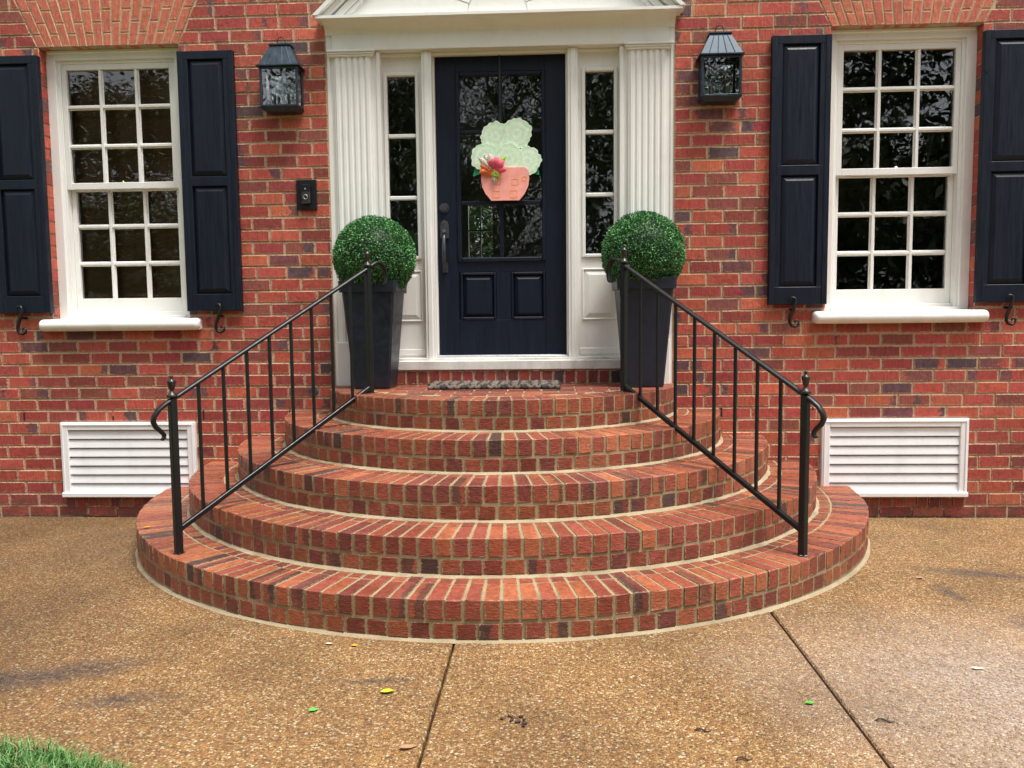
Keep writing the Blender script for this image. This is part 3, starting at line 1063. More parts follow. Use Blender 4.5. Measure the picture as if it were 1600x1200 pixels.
# threshold
m = MB()
m.box(-.806, .806, -.028, .2, .978, 1.0425, .005)
m.box(-.80, .80, .030, .2, 1.0415, 1.0605, .004)
thr = m.obj('threshold', 'worn_paint', house)
m = MB()
m.box(-.452, .452, .050, .14, 1.0604, 1.0690, .002)
m.box(-.452, .452, .085, .14, 1.0685, 1.0740, .002)
m.obj('door_saddle', 'aluminium', thr)
m = MB()
m.box(-.806, .806, -.012, .2, ZL - .03, .9785)
row = m.obj('threshold_course', 'wall_mortar', house)
nb = 21
for k in range(nb):
    x0, x1 = -.806 + 1.612 * k / nb + .0045, -.806 + 1.612 * (k + 1) / nb - .0045
    m = MB()
    m.col = brick_col(.1, .06, .62)
    y_ = U(-.021, -.018)
    wall_brick(m, x0, x1, x0, x1, ZL + .004, .974, .05, y_)
    m.obj('brick', 'wall_brick', row)

# --- front door
m = MB()
DY = 0.118
dz0, dz1 = 1.0755, 3.0925
gx, gz0, gz1 = .277, 1.745, 2.962
m.box(-.4415, -.30, DY, DY + .045, dz0, dz1, .002)
m.box(.30, .4415, DY, DY + .045, dz0, dz1, .002)
m.box(-.301, .301, DY + .0008, DY + .044, gz1 + .022, dz1, .002)
m.box(-.301, .301, DY + .0008, DY + .044, 1.645, gz0 - .022, .002)
m.box(-.301, .301, DY + .0008, DY + .044, dz0, 1.318, .002)
m.box(-.040, .060, DY + .0012, DY + .044, 1.317, 1.646, .002)
m.box(-.30, .30, DY + .022, DY + .04, 1.31, 1.65)
door = m.obj('door', 'door_paint', house)
m = MB()
for x0, x1, z0, z1 in ((-gx - .028, -gx, gz0 - .028, gz1 + .028), (gx, gx + .028, gz0 - .028, gz1 + .028)):
    m.box(x0, x1, DY - .014, DY + .03, z0, z1, .007)
for z0, z1 in ((gz0 - .0278, gz0), (gz1, gz1 + .0278)):
    m.box(-gx - .001, gx + .001, DY - .0135, DY + .03, z0, z1, .007)
m.obj('glazing_frame', 'door_paint', door)
m = MB()
m.box(-.013, .013, DY - .004, DY + .03, gz0, gz1, .005)
m.obj('muntin', 'door_paint', door)
for zz in (2.593, 2.115):
    m = MB()
    m.box(-gx, gx, DY - .003, DY + .029, zz - .013, zz + .013, .005)
    m.obj('muntin', 'door_paint', door)
for x0, x1 in ((-gx, -.011), (.011, gx)):
    for z0, z1 in ((gz0, 2.104), (2.126, 2.582), (2.604, gz1)):
        m = MB()
        tl = U(-.002, .002)
        m.add([(x0, DY + .014 - tl, z0), (x1, DY + .014 + tl, z0), (x1, DY + .014 - tl, z1), (x0, DY + .014 + tl, z1)], [(0, 1, 2, 3)])
        m.obj('pane', 'door_glass', door)
for x0, x1 in ((-.288, -.042), (.062, .308)):
    m = MB()
    x0 = max(x0, -.2985); x1 = min(x1, .2985)
    for a, b, c, d in ((x0, x0 + .016, 1.320, 1.643), (x1 - .016, x1, 1.320, 1.643)):
        m.box(a, b, DY - .005, DY + .03, c, d, .005)
    for c, d in ((1.3203, 1.336), (1.627, 1.6427)):
        m.box(x0 + .015, x1 - .015, DY - .0045, DY + .03, c, d, .005)
    m.panel(x0 + .018, x1 - .018, 1.339, 1.624, DY + .018, .019, .030)
    m.obj('panel', 'door_paint', door)
hx = -.392
m = MB()
def disc_y(m, x, z, r, y0, y1, r1=None):
    n = 18
    r1 = r1 or r
    a = [(x + r * math.cos(2 * math.pi * k / n), z + r * math.sin(2 * math.pi * k / n)) for k in range(n)]
    b = [(x + r1 * math.cos(2 * math.pi * k / n), z + r1 * math.sin(2 * math.pi * k / n)) for k in range(n)]
    vs = [(p[0], y1, p[1]) for p in a] + [(p[0], y0, p[1]) for p in b]
    fs = [(k, (k + 1) % n, n + (k + 1) % n, n + k) for k in range(n)] + [tuple(range(n, 2 * n))]
    m.add(vs, fs)
disc_y(m, hx, 2.083, .036, DY - .008, DY + .002, .033)
disc_y(m, hx, 2.083, .024, DY - .022, DY - .007, .021)
m.box(hx - .003, hx + .003, DY - .0235, DY - .02, 2.074, 2.092)
m.obj('deadbolt', 'bronze', door)
m = MB()
m.prism_y([(hx - .029, 1.878), (hx + .029, 1.878), (hx + .031, 1.965), (hx + .022, 1.992), (hx, 2.003), (hx - .022, 1.992), (hx - .031, 1.965)], DY - .012, DY + .002)
m.prism_y([(hx - .016, 1.645), (hx + .016, 1.645), (hx + .019, 1.665), (hx + .016, 1.715), (hx - .016, 1.715), (hx - .019, 1.665)], DY - .010, DY + .002)
grip = [(hx, DY - .005, 1.905), (hx, DY - .034, 1.900), (hx, DY - .052, 1.870), (hx, DY - .058, 1.82), (hx, DY - .056, 1.77), (hx, DY - .046, 1.715), (hx, DY - .024, 1.682), (hx, DY - .004, 1.672)]
m.tube(grip, [.010, .010, .010, .0125, .0135, .0125, .010, .011], 8)
m.tube([(hx, DY - .008, 1.915), (hx, DY - .050, 1.925)], [.008, .013], 8)
m.obj('handle', 'bronze', door)

# --- rooms behind the glass
m = MB()
def room(m, x0, x1, y0, y1, z0, z1, hole=None):
    m.add([(x0, y0, z0), (x1, y0, z0), (x1, y1, z0), (x0, y1, z0)], [(0, 1, 2, 3)])
    m.add([(x0, y0, z1), (x1, y0, z1), (x1, y1, z1), (x0, y1, z1)], [(3, 2, 1, 0)])
    m.add([(x0, y0, z0), (x0, y1, z0), (x0, y1, z1), (x0, y0, z1)], [(0, 1, 2, 3)])
    m.add([(x1, y0, z0), (x1, y1, z0), (x1, y1, z1), (x1, y0, z1)], [(3, 2, 1, 0)])
    if hole is None:
        m.add([(x0, y1, z0), (x1, y1, z0), (x1, y1, z1), (x0, y1, z1)], [(0, 1, 2, 3)])
    else:
        hx0, hx1, hz0, hz1 = hole
        for a, b, c, d in ((x0, hx0, z0, z1), (hx1, x1, z0, z1), (hx0, hx1, z0, hz0), (hx0, hx1, hz1, z1)):
            m.add([(a, y1, c), (b, y1, c), (b, y1, d), (a, y1, d)], [(0, 1, 2, 3)])
room(m, -1.16, 1.16, .21, 6.0, 1.06, 3.6, (-.86, -.42, 1.3, 3.0))
m.add([(-1.16, .21, 3.10), (1.16, .21, 3.10), (1.16, .21, 3.61), (-1.16, .21, 3.61)], [(0, 1, 2, 3)])
hall = m.obj('hallway', 'room_wall', house)
m = MB()
m.box(-.90, -.80, 5.93, 6.02, 1.25, 3.06, .004)
m.box(-.46, -.36, 5.93, 6.02, 1.25, 3.06, .004)
m.box(-.80, -.46, 5.935, 6.02, 2.98, 3.06, .004)
m.box(-.80, -.46, 5.935, 6.02, 1.25, 1.33, .004)
for zz in (1.75, 2.17, 2.58):
    m.box(-.80, -.46, 5.95, 6.0, zz - .012, zz + .012)
m.box(-.64, -.62, 5.951, 5.999, 1.33, 2.98)
m.obj('back_window', 'white_paint', hall)
for s in (-1, 1):
    a, b = sorted((s * 1.18, s * 4.2))
    m = MB()
    room(m, a, b, .262, 4.0, 0.6, 3.7)
    # inner face of the outside wall, with the window opening
    for x0, x1, z0, z1 in ((a, min(s * WX0, s * WX1), .6, 3.7), (max(s * WX0, s * WX1), b, .6, 3.7), (min(s * WX0, s * WX1), max(s * WX0, s * WX1), .6, WZ0), (min(s * WX0, s * WX1), max(s * WX0, s * WX1), WZ1, 3.7)):
        m.add([(x0, .262, z0), (x1, .262, z0), (x1, .262, z1), (x0, .262, z1)], [(3, 2, 1, 0)])
    m.obj('front_room', 'room_wall', house)
m = MB()
for k in range(46):
    z = 3.10 - k * .037
    m.prism_x([(.232, z), (.236, z), (.240, z - .036), (.236, z - .036)], -WX1 + .02, -WX0 - .02)
m.obj('window_blind', 'blind', house, kind='stuff')

# ------------------------------------------------------------------ front steps
steps = empty('front_steps', 'half-round flight of five red brick steps up to the front door', 'steps', (0, -1.2, 0))
def wpar(o, p):
    """keep world coordinates for a mesh built in them under a parent with an offset"""
    o.parent = p
    o.matrix_parent_inverse = Matrix.Translation(-p.location)
    return o
H1, R1, TR, YC = 0.1759, 2.3265, 0.2893, 0.0784
STEP_COL = [(0.335, 0.085, 0.046), (0.37, 0.104, 0.050), (0.29, 0.070, 0.043), (0.225, 0.058, 0.042), (0.40, 0.122, 0.056), (0.32, 0.078, 0.048)]
def step_col():
    r, g_, b_ = random.choice(STEP_COL)
    k = U(.78, 1.06)
    q = random.random()
    if q < .018:
        return (.10 * k, .052 * k, .045 * k, .5)
    return (r * k, g_ * k, b_ * k, U(.6, 1) if q < .10 else 0)
def arc_pt(R, a):
    return (R * math.cos(a), YC - R * math.sin(a))
def arc_piece(m, Ro, Ri, a0, a1, z0, z1, ch=.004):
    """brick laid along the curve, worn outer top edge"""
    j = lambda: U(-.0022, .0022)
    Ro += U(-.002, .002); z1 += U(-.0015, .0015)
    rs = [(Ro - .002, z0), (Ro, z0 + .003), (Ro, z1 - ch), (Ro - ch, z1)]
    vs = []
    for a in (a0, a1):
        for R, z in rs + [(Ri, z1), (Ri, z0)]:
            x, y = arc_pt(R + j(), a)
            vs.append((x, y, z + j() * .5))
    n = 6
    V6 = (0, .06, .93, .96, .5, .5)
    fs = [(n + i, i, i + 1, n + i + 1) for i in range(4)]
    fs += [(0, 5, 4, 3, 2, 1), (n, n + 1, n + 2, n + 3, n + 4, n + 5)]
    m.add(vs, fs)
    k, w = m.band
    m.l[-12:] = [(u_, v_, k, w) for u_ in (0, 1) for v_ in V6]
    m.band = (0.5, 0.0)
closers = None
for i in range(5):
    R = R1 - i * TR
    zb, zt = i * H1, (i + 1) * H1
    a_0 = math.asin((YC + .0) / R) + .004
    a_1 = math.pi - a_0
    m = MB()
    n = 96
    Rm = R - .005
    pts = [arc_pt(Rm, a_0 + (a_1 - a_0) * k / n) for k in range(n + 1)]
    loop = pts + [(pts[-1][0], .03), (pts[0][0], .03)]
    loop = loop[::-1]
    z_low = zb - (.12 if i == 0 else .03)
    vs = [(x, y, z_low) for x, y in loop] + [(x, y, zt - .0035) for x, y in loop]
    N = len(loop)
    m.add(vs, [(q, q + N, (q + 1) % N + N, (q + 1) % N) for q in range(N)])
    m.f[-N:] = [f[::-1] for f in m.f[-N:]]
    m.add([(x, y, zt - .0035) for x, y in loop], [tuple(range(N))])
    m.f[-1] = m.f[-1][::-1]
    st = wpar(m.obj('step', 'step_mortar'), steps)
    # mortar bead at the foot of the riser
    m = MB()
    vs = []
    bw, bh = (.018, .006) if i else (.017, .006)
    for k in range(n + 1):
        a = a_0 + (a_1 - a_0) * k / n
        w_ = bw * (1 + .5 * mnoise.noise(Vector((a * R * 5, i * 7.3, 0))))
        zg = zb if i else gz(arc_pt(R, a)[1])
        for RR, z in ((R - .01, zg + bh + .006), (R + .003, zg + bh), (R + w_ * .5, zg + bh * .45), (R + w_, zg - .002)):
            x, y = arc_pt(RR, a)
            vs.append((x, y, z))
    m.add(vs, [(k * 4 + q, (k + 1) * 4 + q, (k + 1) * 4 + q + 1, k * 4 + q + 1) for k in range(n) for q in range(3)], True)
    m.obj('mortar_bead', 'foot_mortar', st)
    ends = MB()
    # brick-on-edge nosing
    nr = round((a_1 - a_0) * R / .0785)
    rl = .200 if i < 4 else .185
    for k in range(nr):
        a0 = a_0 + (a_1 - a_0) * k / nr + .0070 / R + U(-.0018, .0018) / R
        a1 = a_0 + (a_1 - a_0) * (k + 1) / nr - .0070 / R + U(-.0018, .0018) / R
        am_ = (a0 + a1) / 2
        side_on = min(am_, math.pi - am_) > R_(11)
        mm = MB() if side_on else ends
        mm.col = step_col()
        if mm.col[3] > 0: mm.band = (random.choice((0.0, 1.0)), U(.35, .9))
        arc_piece(mm, R, R - rl, a0, a1, zb + .093, zt)
        if side_on:
            mm.obj('nosing_brick', 'step_brick', st)
    # header course below
    nh = round((a_1 - a_0) * R / .0955)
    for k in range(nh):
        a0 = a_0 + (a_1 - a_0) * (k + .3) / nh + .0074 / R + U(-.003, .003) / R
        a1 = min(a_0 + (a_1 - a_0) * (k + 1.3) / nh - .0074 / R + U(-.003, .003) / R, a_1)
        am_ = (a0 + a1) / 2
        if a1 - a0 < .01: continue
        side_on = min(am_, math.pi - am_) > R_(11)
        mm = MB() if side_on else ends
        mm.col = step_col()
        if mm.col[3] > 0: mm.band = (random.choice((0.0, 1.0)), U(.35, .9))
        mm.col = tuple(c * .85 for c in mm.col[:3]) + (mm.col[3],)
        arc_piece(mm, R - .001, R - .08, a0, a1, zb + .012, zb + .0765, .002)
        if side_on:
            mm.obj('header_brick', 'step_brick', st)
    # cut closers behind the nosing
    if i < 4:
        for k in range(nr):
            a0 = a_0 + (a_1 - a_0) * k / nr + .007 / R
            a1 = a_0 + (a_1 - a_0) * (k + 1) / nr - .007 / R
            ends.col = step_col()
            ends.col = tuple(c * .85 for c in ends.col[:3]) + (ends.col[3],)
            arc_piece(ends, R - rl - .012, R - TR - .02, a0, a1, zb + .09, zt - .001, .002)
    ends.obj('small_bricks', 'step_brick', st, kind='stuff')
    if i == 4:      # paving of the landing
        Rp = R - rl - .012
        y = -.020
        rw = 0
        while y > YC - Rp:
            y1, y0 = y - .005, y - .098
            xm0 = math.sqrt(max(0, Rp ** 2 - (YC - y0) ** 2))
            x = -1.2 + (rw % 2) * .105
            while x < 1.2:
                x0, x1 = max(x + .005, -xm0), min(x + .205, xm0)
                if x1 - x0 > .03:
                    mm = MB()
                    mm.col = step_col()
                    mm.col = tuple(c * .8 for c in mm.col[:3]) + (mm.col[3],)
                    mm.box(x0, x1, max(y0, YC - Rp), y1, zt - .03, zt - .0005 + U(-.001, .001), .003)
                    mm.obj('paver', 'step_brick', st)
                x += .21
            y -= .103
            rw += 1

# ------------------------------------------------------------------ handrails
def handrail(s, label):
    lo, hi = Vector((s * 1.524, -1.607, H1)), Vector((s * .765, -.632, ZL))
    root = empty('handrail', label, 'handrail', tuple(lo), 'iron handrails beside the steps')
    d = Vector((lo.x - hi.x, lo.y - hi.y, 0))
    run = d.length
    d /= run
    P = lambda t, z: (hi.x + d.x * t, hi.y + d.y * t, z)
    put = lambda m, n, mt='black_iron': wpar(m.obj(n, mt), root)
    ztop = lambda t: 1.632 + (0.945 - 1.632) * t / run
    zbot = lambda t: 0.918 + (0.292 - 0.918) * t / run
    for base, zz in ((hi, 1.632), (lo, .945)):
        m = MB()
        m.tube([(base.x, base.y, base.z - .02), (base.x, base.y, zz)], .0175, square=True, up=d)
        m.box(base.x - .021, base.x + .021, base.y - .021, base.y + .021, base.z - .01, base.z + .006, .003)
        put(m, 'post')
        m = MB()
        m.lathe([(.001, zz + .008), (.026, zz + .010), (.027, zz + .018), (.019, zz + .026), (.010, zz + .038), (.009, zz + .045), (.014, zz + .050), (.017, zz + .070), (.021, zz + .084), (.020, zz + .089),
                 (.008, zz + .096), (.006, zz + .102), (.0085, zz + .108), (.007, zz + .115), (.0005, zz + .119)], base.x, base.y, 14)
        put(m, 'finial', 'iron_finial')
    m = MB()
    path = [(-.118, 1.535), (-.132, 1.548), (-.139, 1.585), (-.136, 1.625), (-.120, 1.655), (-.092, 1.672), (-.060, 1.668), (-.030, 1.652)]
    path += [(run * k / 6, ztop(run * k / 6)) for k in range(7)]
    path += [(run + a, z) for a, z in ((.035, .925), (.070, .900), (.095, .868), (.100, .842), (.088, .815), (.066, .795), (.050, .775), (.050, .760), (.062, .750))]
    nn = Vector((-d.y, d.x, 0))
    hh = [.004, .006, .008, .009] + [.010] * (len(path) - 9) + [.010, .009, .008, .006, .004]
    pv = [Vector(P(*q)) for q in path]
    rings = []
    for k, p in enumerate(pv):
        tg = (pv[min(k + 1, len(pv) - 1)] - pv[max(k - 1, 0)]).normalized()
        b = tg.cross(nn).normalized()
        if b.z < 0 and 8 <= k <= 14: b = -b
        if k and b.dot(rings[-1][1]) < 0: b = -b
        rings.append((p, b))
    vs, fs = [], []
    for k, (p, b) in enumerate(rings):
        w = .0185
        h = hh[k]
        for u_, v_ in ((-1, -.2), (-.7, -1), (.7, -1), (1, -.2), (.8, .55), (.35, 1), (-.35, 1), (-.8, .55)):
            vs.append(p + nn * (w * u_) + b * (h * v_))
    for k in range(len(rings) - 1):
        for q in range(8):
            fs.append((k * 8 + q, k * 8 + (q + 1) % 8, (k + 1) * 8 + (q + 1) % 8, (k + 1) * 8 + q))
    fs += [tuple(range(7, -1, -1)), tuple(range(len(vs) - 8, len(vs)))]
    m.add(vs, fs, True)
    put(m, 'top_rail')
    m = MB()
    m.tube([P(.005, zbot(.005)), P(run - .005, zbot(run - .005))], .0125, square=True, up=(0, 0, 1), rx=.0125)
    put(m, 'bottom_rail')
    for k in range(8):
        t = run * (k + 1) / 9
        m = MB()
        m.tube([P(t, zbot(t)), P(t, ztop(t) - .004)], .0075, square=True, up=d)
        put(m, 'picket')
    return root
handrail(-1, 'black iron handrail of the steps, on the same side as the doorbell')
handrail(1, 'black iron handrail of the steps, on the side away from the doorbell')

# ------------------------------------------------------------------ planters and box balls
def planter(x, y, rz, label):
    root = empty('planter', label, 'planter', (x, y, ZL), 'tall navy planters by the door')
    root.rotation_euler[2] = rz
    def sq(h, c):
        return [(-h + c, -h), (h - c, -h), (h, -h + c), (h, h - c), (h - c, h), (-h + c, h), (-h, h - c), (-h, -h + c)]
    m = MB()
    m.frustum(sq(.112, .012), 0.0, sq(.118, .012), .012, cap=True)
    m.frustum(sq(.118, .012), .012, sq(.168, .014), .622, cap=False)
    m.obj('body', 'planter_resin', root)
    m = MB()
    m.frustum(sq(.166, .014), .618, sq(.182, .016), .620, cap=False)
    m.frustum(sq(.182, .016), .620, sq(.187, .016), .690, cap=False)
    m.frustum(sq(.187, .016), .690, sq(.172, .014), .693, cap=False)
    m.frustum(sq(.172, .014), .693, sq(.166, .014), .60, cap=False)
    m.obj('rim', 'planter_resin', root)
    m = MB()
    m.add([(px, py, .655) for px, py in sq(.170, .014)], [tuple(range(8))])
    m.obj('soil_fill', 'soil', root)
    return root
PL = ((-.822, -.215, R_(-1.5), 'tall tapered navy planter near the door handle'), (.925, -.225, R_(1.0), 'tall tapered navy planter across the door from its handle'))
for a in PL:
    planter(*a)
def leaf_mesh():
    m = MB()
    RB = .262
    n = 21000
    for k in range(n):
        zz = 1 - 2 * (k + .5) / n
        ph = k * 2.399963 + U(-.3, .3)
        rr = math.sqrt(max(0, 1 - zz * zz))
        nrm = Vector((rr * math.cos(ph), rr * math.sin(ph), zz))
        lump = mnoise.noise(nrm * 4.0) * .006
        p = nrm * (RB + lump + U(-.020, .003))
        d = (nrm * .45 + Vector((U(-1, 1), U(-1, 1), U(-1, 1))) * .85).normalized()
        side = d.cross(Vector((U(-1, 1), U(-1, 1), U(-1, 1)))).normalized()
        up = side.cross(d)
        L, W = U(.0105, .0155), U(.0034, .0052)
        q = random.random()
        base = (0.040, 0.160, 0.045) if q < .5 else (0.065, 0.235, 0.055) if q < .8 else (0.026, 0.105, 0.038) if q < .9 else (0.19, 0.36, 0.11)
        tuft = 1 + .35 * mnoise.noise(nrm * 3.1 + Vector((5, 1, 2)))
        kk = U(.80, 1.45) * tuft
        m.col = (base[0] * kk, base[1] * kk, base[2] * kk, 1)
        c = p + d * L * .5 + up * W * .5
        m.add([p, p + d * L * .45 + side * W, p + d * L, p + d * L * .45 - side * W, c], [(0, 1, 4), (1, 2, 4), (2, 3, 4), (3, 0, 4)], True)
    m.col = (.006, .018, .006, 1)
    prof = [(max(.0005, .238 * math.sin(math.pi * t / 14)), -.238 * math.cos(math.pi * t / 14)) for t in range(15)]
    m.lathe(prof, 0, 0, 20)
    return m
lm = leaf_mesh()
foliage_data = None
for k, (x, y, rz, lab) in enumerate(PL):
    t = empty('topiary_ball', ('clipped round box ball in the planter near the door handle', 'clipped round box ball in the planter across the door from its handle')[k], 'topiary', (x + (.012, .0)[k], y, ZL + .66), 'clipped box balls in the planters')
    if foliage_data is None:
        f = lm.obj('foliage', 'boxwood', t, kind='stuff', loc=(0, 0, .188))
        foliage_data = f.data
    else:
        f = bpy.data.objects.new('foliage', foliage_data)
        COL.objects.link(f)
        f.parent = t
        f.location = (0, 0, .188)
        f['kind'] = 'stuff'
        f.rotation_euler = (.5, .2, 2.0)
    m = MB()
    m.tube([(0, 0, -.02), (0, 0, .06)], .018, 8)
    m.obj('stem', 'bark', t)

# ------------------------------------------------------------------ door mat: three-strand braids
mat_root = empty('door_mat', 'braided grey-brown rope mat in front of the door', 'door mat', (-.03, -.285, ZL))
rows = 4
for r in range(rows):
    yc = -.105 + r * .070
    for q in range(3):
        pts = []
        npt = 90
        for k in range(npt + 1):
            t = k / npt
            a = t * 2 * math.pi * 6.5 + q * 2 * math.pi / 3
            pts.append((-.415 + .83 * t, yc + .022 * math.sin(a), .0175 + .0085 * math.cos(2 * a)))
        m = MB()
        m.tube(pts, [.0135 + .002 * math.sin(k * 1.3) + U(-.001, .001) for k in range(npt + 1)], 7)
        m.obj('strand', 'jute' if q else 'jute_dark', mat_root)

# ------------------------------------------------------------------ wall lanterns
def lantern(x, label):
    root = empty('wall_lantern', label, 'lantern', (x, 0, 2.727), 'wall lanterns flanking the door')
    W, D0, D1 = .127, -.125, -.010
    zb, zt = 0.0, .256
    m = MB()
    for sx in (-1, 1):
        for y in (D0, D1 - .014):
            a, b = sorted((sx * W, sx * (W - .015)))
            m.box(a, b, y, y + .015, zb, zt, .002)
        a, b = sorted((sx * W, sx * (W - .014)))
        for z in (zb + .0005, zt - .0145):
            m.box(a, b, D0 + .014, D1 - .013, z, z + .013, .002)
    for z in (zb + .0003, zt - .0143):
        m.box(-W + .014, W - .014, D0 + .0004, D0 + .0144, z, z + .014, .002)
    m.obj('cage', 'lantern_metal', root)
    m = MB()
    rect = lambda w, y0, y1: [(-w, y0), (w, y0), (w, y1), (-w, y1)]
    m.frustum(rect(W - .025, D0 + .024, -.010), -.026, rect(W + .003, D0 - .003, -.002), -.001)
    m.obj('tray', 'lantern_metal', root)
    m = MB()
    m.box(-W - .016, W + .016, D0 - .016, -.001, zt, zt + .010, .002)
    m.frustum(rect(W + .006, D0 - .006, -.001), zt + .009, rect(.064, -.078, -.001), zt + .148)
    m.box(-.073, .073, -.087, -.001, zt + .147, zt + .157, .002)
    roof = m.obj('roof', 'lantern_metal', root)
    for u_ in (-.62, -.2, .22, .64):
        m = MB()
        m.tube([(u_ * (W + .004), D0 - .0065, zt + .010), (u_ * .062, -.0785, zt + .147)], .0030, 6)
        m.obj('seam', 'lantern_metal', roof)
    m = MB()
    m.tube([(.030 * math.cos(a), -.045, zt + .154 + .058 * math.sin(a)) for a in [math.pi * k / 10 for k in range(11)]], .003, 6)
    m.obj('hanging_loop', 'black_iron', root)
    m = MB()
    m.add([(-W + .012, -.022, .004), (W - .012, -.022, .004), (W - .012, -.030, zt - .01), (-W + .012, -.030, zt - .01)], [(0, 1, 2, 3)])
    m.obj('reflector', 'mirror', root)
    m = MB()
    m.box(-W + .001, W - .001, -.021, .004, -.001, zt + .02)
    m.obj('back_plate', 'lantern_metal', root)
    panes = [[(-W + .014, D0 + .008, .012), (W - .014, D0 + .008, .012), (W - .014, D0 + .006, zt - .012), (-W + .014, D0 + .006, zt - .012)]]
    for sx in (-1, 1):
        panes.append([(sx * (W - .007), D0 + .015, .012), (sx * (W - .007), D1 - .013, .012), (sx * (W - .007), D1 - .013, zt - .012), (sx * (W - .007), D0 + .015, zt - .012)])
    for p in panes:
        m = MB()
        m.add(p, [(0, 1, 2, 3)])
        m.obj('pane', 'lantern_glass', root)
    for sx in (-.048, .048):
        m = MB()
        m.lathe([(.0005, -.002), (.018, -.002), (.018, .012), (.0105, .014), (.0105, .030)], sx, -.068, 12)
        m.obj('candle_cup', 'lantern_metal', root)
        m = MB()
        m.lathe([(.0105, .028), (.0105, .092), (.0005, .092)], sx, -.068, 12)
        m.obj('candle_sleeve', 'candle', root)
        m = MB()
        m.lathe([(.006, .090), (.007, .102), (.0125, .122), (.0125, .134), (.007, .156), (.0008, .172)], sx, -.068, 12)
        m.obj('bulb', 'bulb_glass', root)
    return root
lantern(-1.438, 'dark metal wall lantern above the doorbell plate')
lantern(1.432, 'dark metal wall lantern on the plain brickwork with no doorbell')

# ------------------------------------------------------------------ doorbell
db = empty('doorbell', 'black doorbell plate on the brick wall below a lantern', 'doorbell', (-1.308, 0, 2.170))
m = MB()
m.box(-.068, .068, -.018, .004, -.099, .099, .003)
m.obj('back_plate', 'black_iron', db)
m = MB()
m.box(-.029, .029, -.040, -.016, -.062, .066, .004)
body = m.obj('body', 'gunmetal', db)
m = MB()
m.box(-.029, .029, -.0412, -.030, .018, .0655, .003)
m.obj('camera_window', 'black_iron', db)
m = MB()
m.tube([(.0145 * math.cos(2 * math.pi * k / 20), -.041, -.018 + .0145 * math.sin(2 * math.pi * k / 20)) for k in range(21)], .0022, 6)
m.obj('button_ring', 'silver_ring', db)
m = MB()
disc_y(m, 0, .036, .006, -.0425, -.040)
m.obj('lens', 'silver_ring', db)

# ------------------------------------------------------------------ door hanger
hg = empty('door_hanger', 'painted green hydrangea in a pink pot hanging on the front door', 'door hanger', (.025, .094, 2.112))
def blob_poly(cx, cz, r, n, amp, ph):
    return [(cx + w * math.cos(a), cz + w * math.sin(a)) for a, w in [(a, r + amp * abs(math.sin(n * a / 2 + ph + .8 * math.sin(2 * a + ph))) + .012 * mnoise.noise(Vector((math.cos(a) * 2 + cx * 30, math.sin(a) * 2, ph))) + U(-.0015, .0015)) for a in [2 * math.pi * k / 64 for k in range(64)]]]
for k, (cx, cz, r) in enumerate(((-.060, .440, .093), (.085, .455, .098), (-.125, .300, .092), (.155, .270, .090), (.030, .290, .098))):
    m = MB()
    yk = -.012 - .0035 * k
    poly = blob_poly(cx, cz, r, 15, .007, k * 1.7)
    m.prism_y(poly, yk, yk + .010)
    # frilled petals in rings
    for ring, (rr, tint) in enumerate(((.93, (.80, .92, .76)), (.76, (1, 1, 1)), (.55, (.86, .95, .82)), (.33, (1, 1, 1)), (.16, (.8, .92, .75)))):
        m.col = (*tint, 1)
        sub = [(cx + (x - cx) * rr * (1 + .16 * mnoise.noise(Vector((q * .21, ring * 3.1 + k, 0)))), cz + (z - cz) * rr * (1 + .16 * mnoise.noise(Vector((q * .21, ring * 3.1 + k, 0))))) for q, (x, z) in enumerate(poly)]
        m.prism_y(sub, yk - .0005 * (ring + 1), yk)
    m.obj('flower_head', 'hydrangea', hg)
m = MB()
pot = [(-.158, .205), (-.163, .150), (-.155, .100), (-.132, .052), (-.095, .008), (.095, .008), (.132, .052), (.155, .100), (.163, .150), (.158, .205), (.130, .226), (-.125, .226)]
pot = [(x + .006, z) for x, z in pot]
m.prism_y(pot, -.040, -.028)
m.obj('pot', 'hang_pot', hg)
for x, z, w in ((-.055, .050, .046), (.062, .050, .050), (.072, .130, .044), (-.045, .135, .044), (.135, .150, .03)):
    m = MB()
    t_ = .0045
    for a, b, c, d in ((x - w / 2, x + w / 2, z - w / 2, z - w / 2 + t_), (x - w / 2, x + w / 2, z + w / 2 - t_, z + w / 2), (x - w / 2, x - w / 2 + t_, z - w / 2 + t_, z + w / 2 - t_), (x + w / 2 - t_, x + w / 2, z - w / 2 + t_, z + w / 2 - t_)):
        m.box(a, b, -.0412, -.039, c, d)
    m.obj('square_motif', 'hang_orange', hg)
for sx, pts in ((-1, [(-.14, .20), (-.215, .175), (-.200, .235), (-.15, .255)]), (1, [(.14, .200), (.238, .178), (.228, .245), (.15, .255)])):
    m = MB()
    m.prism_y(pts if sx > 0 else pts[::-1], -.010, -.004)
    m.obj('leaf', 'hang_green', hg)
def petal(m, cx, cz, y, L, W, ang, curl):
    n = 7
    ca, sa = math.cos(ang), math.sin(ang)
    vs = []
    for k in range(n):
        t = k / (n - 1)
        w = W * math.sin(math.pi * min(1, .12 + t * .8)) 
        for q in (-1, -.5, 0, .5, 1):
            u_, v_ = L * t, w * q
            vs.append((cx + u_ * ca - v_ * sa, y - curl * math.sin(math.pi * t * .8) - .010 * (1 - q * q), cz + u_ * sa + v_ * ca))
    m.add(vs, [(k * 5 + q, k * 5 + q + 1, (k + 1) * 5 + q + 1, (k + 1) * 5 + q) for k in range(n - 1) for q in range(4)], True)
bow = MB(); bow2 = MB(); bow3 = MB(); bow4 = MB()
